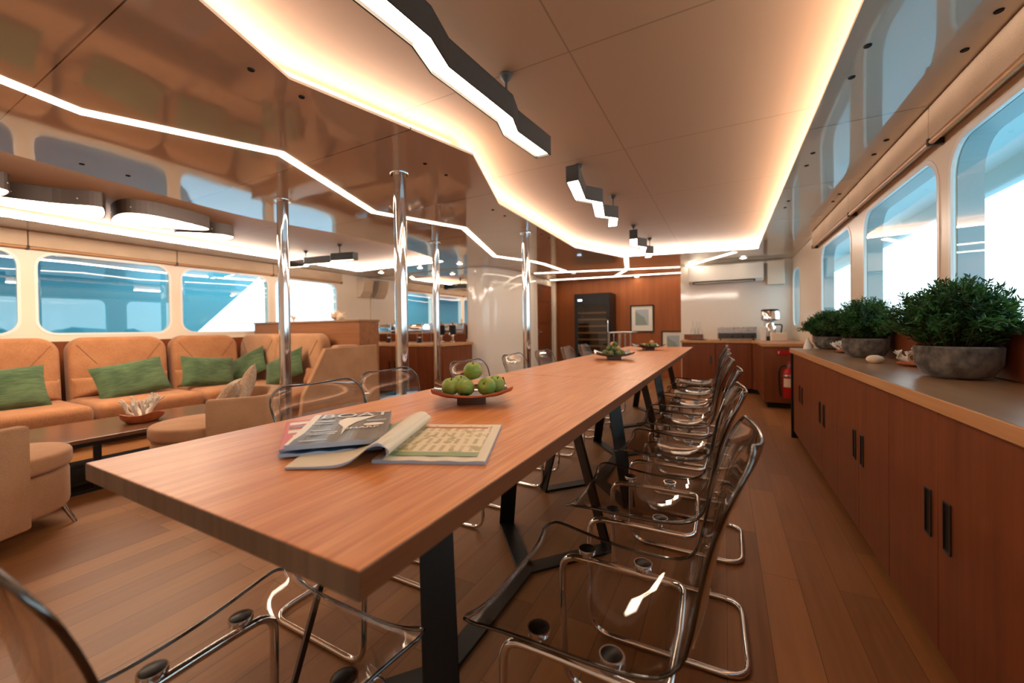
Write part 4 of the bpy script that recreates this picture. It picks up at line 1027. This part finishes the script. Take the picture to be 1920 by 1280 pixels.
# ================================================================== ALCOVE
t = thing('wine_fridge', 'tall black wine fridge with glass door and lit display', 'wine fridge', (-2.37, 8.10, 0))
b = BM()
box(b, -0.37, -0.34, -0.22, 0.25, 0.03, 1.70); box(b, 0.34, 0.37, -0.22, 0.25, 0.03, 1.70); box(b, -0.34, 0.34, -0.22, 0.25, 0.03, 0.10); box(b, -0.34, 0.34, -0.22, 0.25, 1.60, 1.70); box(b, -0.34, 0.34, 0.22, 0.25, 0.1, 1.6)
finish('case', b, M['black'], t)
b = BM(); loops_solid(b, [(-0.365, 0.05), (0.365, 0.05), (0.365, 1.68), (-0.365, 1.68)], [[(-0.30, 0.14), (-0.30, 1.45), (0.30, 1.45), (0.30, 0.14)]], 'y', -0.25, -0.225); d = finish('door', b, M['black'], t)
b = BM(); b.faces.new([b.verts.new((x, -0.238, z)) for x, z in ((-0.30, 0.14), (0.30, 0.14), (0.30, 1.45), (-0.30, 1.45))]); finish('door_glass', b, M['fridge_glass'], d)
b = BM(); tube(b, fillet([(0.335, -0.25, 0.45), (0.335, -0.29, 0.45), (0.335, -0.29, 1.15), (0.335, -0.25, 1.15)], 0.015), 0.009, 8); finish('door_handle', b, M['chrome'], d)
M['display'] = emit('display_light', (0.55, 0.75, 1.0), 3.0)
b = BM(); box(b, -0.29, -0.20, -0.2515, -0.25, 1.545, 1.585); finish('display', b, M['display'], d)
for k in range(9):
    z = 0.22+k*0.135; b = BM(); box(b, -0.33, 0.33, -0.20, 0.20, z, z+0.008); box(b, -0.33, 0.33, -0.215, -0.20, z-0.012, z+0.02, 0.003); finish('shelf', b, M['cab_light'], t)
for i, sx in enumerate((-0.3, 0.3)):
    b = BM(); cylinder(b, (sx, -0.18, 0), (sx, -0.18, 0.03), 0.02, 10); finish('foot', b, M['black'], t)
def picture(label, x0, x1, z0, z1, y, art):
    t = thing('framed_picture', label, 'picture', ((x0+x1)/2, y, (z0+z1)/2)); w, h = (x1-x0)/2, (z1-z0)/2
    b = BM(); loops_solid(b, [(-w, -h), (w, -h), (w, h), (-w, h)], [[(-w+0.025, -h+0.025), (-w+0.025, h-0.025), (w-0.025, h-0.025), (w-0.025, -h+0.025)]], 'y', -0.03, 0); finish('frame', b, M['black'], t)
    b = BM(); box(b, -w+0.02, w-0.02, -0.016, -0.004, -h+0.02, h-0.02); finish('mount', b, M['paper'], t)
    b = BM(); box(b, -w+0.10, w-0.10, -0.019, -0.0165, -h+0.14, h-0.09); finish('print', b, art, t)
    b = BM(); prism(b, [(-w+0.10, -h+0.14), (w*0.45, -h+0.14), (w*0.2, h*0.1), (-w*0.1, h*0.25), (-w+0.10, h*0.55)], 0.019, 0.0205)
    for v in b.verts: v.co = Vector((v.co.x, -v.co.z, v.co.y))
    finish('print_shape', b, M['print2'], t)
M['print1'] = plain('print_sky', '#a9b3bd', 0.7); M['print2'] = plain('print_land', '#8c9a92', 0.7)
picture('framed seascape print hanging on the wood wall', -1.71, -1.25, 0.90, 1.45, 8.378, M['print1'])
picture('lower framed print partly hidden behind the far end of the table', -1.11, -0.68, 0.42, 0.92, 8.378, M['print1'])
t = thing('stair_railing', 'brushed metal stair railing with balusters in front of the wine fridge', 'railing', (-1.75, 7.62, 0))
b = BM(); tube(b, fillet([(-0.24, 0.3, 0.90), (-0.24, 0, 0.905), (0.24, 0, 0.905), (0.24, 0.3, 0.90)], 0.05), 0.02, 12); finish('handrail', b, M['steel'], t)
for x in (-0.21, -0.12, 0.09, 0.19):
    b = BM(); cylinder(b, (x, 0, 0), (x, 0, 0.89), 0.012, 10); finish('baluster', b, M['steel'], t)
b = BM(); cylinder(b, (-0.01, -0.01, 0), (-0.01, -0.01, 0.88), 0.026, 14); finish('newel_post', b, M['chrome'], t)

# ================================================================== THINGS ON THE TABLES
TZ = 0.7505
M['cover_dark'] = plain('dark_cover', '#3d362f', 0.3, spec=0.5); M['cover_red'] = plain('red_cover', '#c63a26', 0.35); M['cover_blue'] = plain('blue_cover', '#3f6f96', 0.3)
M['silver_ink'] = plain('silver_ink', '#c9cdd0', 0.3); M['cream_ink'] = plain('cream_ink', '#e9e0d2', 0.4); M['page_edges'] = plain('page_edges', '#9fb0c6', 0.6)
M['page_green'] = plain('green_page', '#7f9468', 0.35); M['page_cream'] = plain('cream_page', '#d9cdb4', 0.4)
def text(body, size, loc, mat, parent, sx=1.0, shear=0.0, name='title'):
    cu = bpy.data.curves.new(name, 'FONT'); cu.body = body; cu.size = size; cu.extrude = 0.0002; cu.offset = size*0.012; cu.shear = shear; cu.align_x = 'LEFT'
    tmp = bpy.data.objects.new('tmp', cu); C.objects.link(tmp); dg = bpy.context.evaluated_depsgraph_get(); me = bpy.data.meshes.new_from_object(tmp.evaluated_get(dg))
    bpy.data.objects.remove(tmp); me.materials.clear(); me.materials.append(mat); me.name = name
    o = bpy.data.objects.new(name, me); C.objects.link(o); o.parent = parent; o.location = loc; o.scale = (sx, 1, 1); return o
def sheet_block(w, h, th, wav=0.0012):
    """a stack of pages with a gently wavy lower edge"""
    b = BM(); n = 24; top, bot = [], []
    for j in range(2):
        y = (-h/2, h/2)[j]
        top.append([b.verts.new((-w/2+w*i/n, y, th+wav*sin(i*0.9)*(1-j))) for i in range(n+1)])
        bot.append([b.verts.new((-w/2+w*i/n, y, 0)) for i in range(n+1)])
    for i in range(n):
        f = b.faces.new((top[0][i], top[0][i+1], top[1][i+1], top[1][i])); f.material_index = 0
        b.faces.new((bot[0][i], bot[1][i], bot[1][i+1], bot[0][i+1])).material_index = 0
        for j in range(2): b.faces.new((bot[j][i], bot[j][i+1], top[j][i+1], top[j][i])).material_index = 1
    for i in (0, n): b.faces.new((bot[0][i], bot[1][i], top[1][i], top[0][i])).material_index = 1
    return b
def magazine(label, x, y, z, rz, w, h, th, cover):
    t = thing('magazine', label, 'magazine', (x, y, z), radians(rz))
    finish('pages', sheet_block(w, h, th), [cover, M['page_edges']], t); return t
magazine('blue covered magazine at the bottom of the stack, only its corner showing', -0.815, 0.652, TZ+0.004, 42, 0.20, 0.288, 0.006, M['cover_blue'])
t = magazine('red and white magazine sticking out left between the other two', -0.862, 0.650, TZ+0.0112, 55, 0.20, 0.285, 0.005, M['cover_red'])
for k, (x, y, w, h) in enumerate(((-0.06, 0.10, 0.06, 0.03), (-0.05, 0.055, 0.08, 0.02), (-0.065, 0.01, 0.05, 0.03), (-0.05, -0.04, 0.07, 0.025), (0.03, 0.09, 0.06, 0.04))):
    b = BM(); box(b, x-w/2, x+w/2, y-h/2, y+h/2, 0.0052, 0.0056); finish('printed_panel', b, (M['cream_ink'], M['cover_dark'], M['paper'])[k % 3], t)
t = magazine('dark covered boating magazine lying on top of the stack, titled BOAT', -0.812, 0.660, TZ+0.0176, 43, 0.197, 0.295, 0.010, M['cover_dark'])
zc = 0.0105
b = BM(); box(b, -0.0985, -0.082, -0.1475, 0.1475, 0.0104, 0.0108); finish('spine_band', b, M['paper'], t)
text('BOAT', 0.066, (-0.079, 0.091, 0.0114), M['silver_ink'], t, 1.0)
text('SHARP', 0.021, (-0.002, -0.045, 0.0116), M['cream_ink'], t, 1.25, 0.0, 'headline')
b = BM(); prism(b, [(-0.010, 0.082), (0.062, 0.086), (0.045, 0.066), (0.020, 0.030), (0.004, -0.020), (0.0, -0.095), (-0.006, -0.02), (-0.022, 0.02), (-0.024, 0.055)], 0.0106, 0.0112); finish('sailing_yacht', b, M['cream_ink'], t)
b = BM(); ball(b, (0.062, -0.006, 0.0108), 0.001, 20, 6, (24, 14, 0.5)); finish('badge', b, M['cream_ink'], t)
for x, y, w in ((-0.055, 0.060, 0.05), (-0.055, 0.050, 0.042), (-0.058, 0.030, 0.05), (0.065, 0.040, 0.05), (0.066, 0.028, 0.045), (-0.052, -0.040, 0.045), (-0.045, -0.060, 0.065), (-0.045, -0.075, 0.06), (-0.05, -0.125, 0.055)):
    b = BM(); box(b, x-w/2, x+w/2, y-0.0025, y+0.0025, 0.0107, 0.0111); finish('text_line', b, M['silver_ink'], t)
# open magazine with a rolled left side
def photo_page():
    m, nt, p, N, L = newmat('printed_house'); tc = N.new('ShaderNodeTexCoord'); mp = N.new('ShaderNodeMapping'); mp.inputs['Scale'].default_value = (1, 1, 1); L.new(tc.outputs['Object'], mp.inputs[0])
    br = N.new('ShaderNodeTexBrick'); br.offset = 0.0; br.inputs['Scale'].default_value = 1; br.inputs['Brick Width'].default_value = 0.021; br.inputs['Row Height'].default_value = 0.052; br.inputs['Mortar Size'].default_value = 0.0068; br.inputs['Mortar Smooth'].default_value = 0.25
    br.inputs['Color1'].default_value = (*lin('#ac9772'), 1); br.inputs['Color2'].default_value = (*lin('#c6b28a'), 1); br.inputs['Mortar'].default_value = (*lin('#dccba6'), 1)
    L.new(mp.outputs[0], br.inputs[0]); n = N.new('ShaderNodeTexNoise'); n.inputs['Scale'].default_value = 45; n.inputs['Detail'].default_value = 4; L.new(tc.outputs['Object'], n.inputs[0])
    r = N.new('ShaderNodeValToRGB'); r.color_ramp.elements[0].position = 0.56; r.color_ramp.elements[1].position = 0.62; L.new(n.outputs['Fac'], r.inputs[0])
    mx = N.new('ShaderNodeMix'); mx.data_type = 'RGBA'; mx.inputs['B'].default_value = (*lin('#a3935c'), 1); L.new(r.outputs[0], mx.inputs['Factor']); L.new(br.outputs['Color'], mx.inputs['A'])
    L.new(mx.outputs['Result'], p.inputs['Base Color']); p.inputs['Roughness'].default_value = 0.35; return m
M['photo_page'] = photo_page()
t = thing('open_magazine', 'open magazine showing a printed country house, its left side rolled over', 'magazine', (-0.602, 0.548, TZ), radians(23.6))
b = sheet_block(0.222, 0.288, 0.0065, 0.0008)
for v in b.verts: v.co.x += 0.108; v.co.y += 0.144
finish('right_pages', b, [M['page_cream'], M['page_edges']], t)
b = BM(); box(b, 0.012, 0.198, 0.030, 0.268, 0.0072, 0.0076); finish('house_photo', b, M['photo_page'], t)
b = BM(); box(b, 0.010, 0.199, 0.026, 0.052, 0.0076, 0.0079); finish('lawn_strip', b, M['page_green'], t)
b = BM(); box(b, 0.03, 0.19, 0.244, 0.256, 0.0076, 0.0079); finish('roof_strip', b, M['cover_red'], t)
cs = curve_pts([(0.016, 0.008), (0.030, 0.018), (0.030, 0.033), (0.016, 0.041), (-0.001, 0.036), (-0.018, 0.022), (-0.036, 0.011), (-0.06, 0.005), (-0.10, 0.003), (-0.15, 0.003)], 5)
b = BM(); nv = 6; G = []
nn = len(cs)
for side in (0, 1):
    rows = []
    for k, (s, z) in enumerate(cs):
        a = cs[max(k-1, 0)]; c2 = cs[min(k+1, nn-1)]; d = Vector((c2[0]-a[0], c2[1]-a[1])).normalized(); nx, nz = d.y, -d.x
        th = -0.0028 if side else 0.0028
        fr = k/(nn-1); row = []
        for j in range(nv+1):
            v = 0.288*j/nv; row.append(b.verts.new((s+nx*th-0.26*v*max(0, fr-0.3), v-0.045*fr, max(0.0008+0.001*(1-side), z-nz*th*1.0))))
        rows.append(row)
    G.append(rows)
for side in (0, 1):
    for k in range(nn-1):
        for j in range(nv):
            q = (G[side][k][j], G[side][k+1][j], G[side][k+1][j+1], G[side][k][j+1]); f = b.faces.new(q if side else q[::-1]); f.smooth = True; f.material_index = 2 if (j >= 2 and k > nn*0.5) else 0
for k in range(nn-1):
    for j in (0, nv): b.faces.new((G[0][k][j], G[0][k+1][j], G[1][k+1][j], G[1][k][j])).material_index = 1
for k in (0, nn-1):
    for j in range(nv): b.faces.new((G[0][k][j], G[0][k][j+1], G[1][k][j+1], G[1][k][j])).material_index = 1
finish('rolled_pages', b, [M['page_cream'], M['page_edges'], M['page_green']], t)

# fruit dishes
def dish(label, x, y, rz, size, mat, rim_mat):
    t = thing('fruit_dish', label, 'dish', (x, y, TZ), rz); n = 16; b = BM(); g = {}
    for s in (0, 1):
        for i in range(n+1):
            for j in range(n+1):
                u, v = -1+2*i/n, -1+2*j/n; r = max(abs(u), abs(v)); z = 0.030+0.026*max(0, r-0.35)**1.5+0.026*(u*u*v*v)-(0.006 if s else 0)
                g[s, i, j] = b.verts.new((u*size/2, v*size/2, z))
    for i in range(n):
        for j in range(n):
            for s in (0, 1):
                q = (g[s, i, j], g[s, i+1, j], g[s, i+1, j+1], g[s, i, j+1]); f = b.faces.new(q if s == 0 else q[::-1]); f.smooth = True; f.material_index = s
    for k in range(n):
        for a, c in (((k, 0), (k+1, 0)), ((k, n), (k+1, n)), ((0, k), (0, k+1)), ((n, k), (n, k+1))):
            b.faces.new((g[0, a[0], a[1]], g[0, c[0], c[1]], g[1, c[0], c[1]], g[1, a[0], a[1]])).material_index = 1
    finish('plate', b, [mat, rim_mat], t)
    b = BM(); h = size*0.19
    loops_solid(b, [(-h*1.15, -h*1.15), (h*1.15, -h*1.15), (h*1.15, h*1.15), (-h*1.15, h*1.15)], [], 'z', 0.024, 0.026); prism(b, rrect(-h, h, -h, h, 0.006), 0, 0.026, 0, 0.002); finish('foot', b, M['dish'], t)
    return t
dish('square dark brown dish holding green apples, beside the magazines', -0.79, 1.165, radians(36), 0.262, M['dish'], M['bowl_wood'])
dish('square grey dish of small dark fruit on the middle table', -0.79, 3.20, radians(20), 0.29, M['dish_grey'], M['dish'])
dish('square grey dish of small fruit, farthest along the tables', -0.75, 4.60, radians(28), 0.28, M['dish_grey'], M['dish'])
def fruit_mat(nm, c1, c2, c3):
    m, nt, p, N, L = newmat(nm); tc = N.new('ShaderNodeTexCoord'); n = N.new('ShaderNodeTexNoise'); n.inputs['Scale'].default_value = 22; n.inputs['Detail'].default_value = 4; L.new(tc.outputs['Object'], n.inputs[0])
    r = N.new('ShaderNodeValToRGB'); r.color_ramp.elements[0].position = 0.34; r.color_ramp.elements[1].position = 0.66; r.color_ramp.elements[0].color = (*lin(c1), 1); r.color_ramp.elements[1].color = (*lin(c2), 1)
    L.new(n.outputs['Fac'], r.inputs[0]); n2 = N.new('ShaderNodeTexNoise'); n2.inputs['Scale'].default_value = 260; L.new(tc.outputs['Object'], n2.inputs[0])
    r2 = N.new('ShaderNodeValToRGB'); r2.color_ramp.elements[0].position = 0.62; r2.color_ramp.elements[1].position = 0.7; L.new(n2.outputs['Fac'], r2.inputs[0])
    mx = N.new('ShaderNodeMix'); mx.data_type = 'RGBA'; mx.inputs['B'].default_value = (*lin(c3), 1); L.new(r2.outputs[0], mx.inputs['Factor']); L.new(r.outputs[0], mx.inputs['A']); L.new(mx.outputs['Result'], p.inputs['Base Color'])
    p.inputs['Roughness'].default_value = 0.45; return m
M['apple'] = fruit_mat('apple_skin', '#5f8a28', '#94963f', '#b0a85c'); M['fig'] = fruit_mat('green_fruit', '#33461c', '#5a6a2c', '#6f6f38'); M['peach'] = fruit_mat('peach_skin', '#b98a50', '#cfa468', '#d8b888')
def apple_bm(r):
    b = BM(); prof = []
    for k in range(15):
        a = PI*k/14; rr = r*sin(a)*(1+0.05*cos(a)); z = r*0.94*-cos(a)
        dip = 0.30*r*math.exp(-(sin(a)/0.30)**2); z += dip if k < 7 else -dip
        prof.append((rr, z))
    lathe(b, prof, 22); return b
def apple(label, p, tilt, rz, r=0.0315):
    t = thing('apple', label, 'apple', p, 0, 'green apples in the brown dish'); t.rotation_euler = (tilt[0], tilt[1], rz)
    finish('flesh', apple_bm(r), M['apple'], t)
    b = BM(); tube(b, [(0, 0, r*0.62), (0.002, 0.001, r*0.95)], [0.0018, 0.0014], 6); finish('stalk', b, M['stem'], t)
az = TZ+0.030
apple('green apple on the left side of the brown dish', (-0.818, 1.085, az+0.035), (0.2, 0.1), 0.3)
apple('green apple at the front middle of the brown dish', (-0.768, 1.098, az+0.0325), (-0.3, 0.3), 1.2)
apple('green apple with its stalk hollow facing the camera', (-0.708, 1.135, az+0.0345), (1.0, 0.5), -0.2)
apple('green apple at the back left of the dish', (-0.835, 1.165, az+0.0345), (0.1, -0.4), 2.2)
apple('green apple at the back right of the dish, browner than the rest', (-0.712, 1.205, az+0.034), (0.5, 0.1), 0.9)
apple('green apple crowning the pile in the brown dish', (-0.772, 1.150, az+0.0835), (0.15, -0.2), 1.7, 0.0325)
def fruits(cx, cyy, n, seed, group, name, words):
    R = random.Random(seed); P = []
    base = 6
    for k in range(n):
        if k < base+2: a = k*2*PI/(base+2); rr = 0.072; z = 0.020
        elif k < base+2+4: a = k*2*PI/4+0.4; rr = 0.036; z = 0.055
        else: a = k*2.1; rr = 0.012; z = 0.088
        P.append((cx+rr*cos(a), cyy+rr*sin(a), TZ+0.032+z))
    for k, p in enumerate(P):
        pe = (k % 5 == 3); b = BM(); ball(b, (0, 0, 0), 0.021 if not pe else 0.023, 12, 8, (1, 1, 1.15 if not pe else 0.95), 0, None, lambda q: Vector((q.x*(1-0.15*q.z), q.y*(1-0.15*q.z), q.z)))
        o = finish('peach' if pe else name, b, M['peach'] if pe else M['fig'], None, True, p); o.rotation_euler = (R.uniform(-.8, .8), R.uniform(-.8, .8), R.uniform(0, 3))
        ring = 'lower ring' if k < base+2 else ('upper ring' if k < base+6 else 'top')
        tag(o, f'{"pale orange" if pe else "small dark green"} fruit in the {ring} of the {words}', 'fruit', f'{"pale orange" if pe else "dark green"} fruit in the {ring} of the {words}')
fruits(-0.79, 3.20, 14, 3, '', 'green_fruit', 'heap in the second dish')
fruits(-0.75, 4.60, 9, 5, '', 'green_fruit', 'heap in the farthest dish')
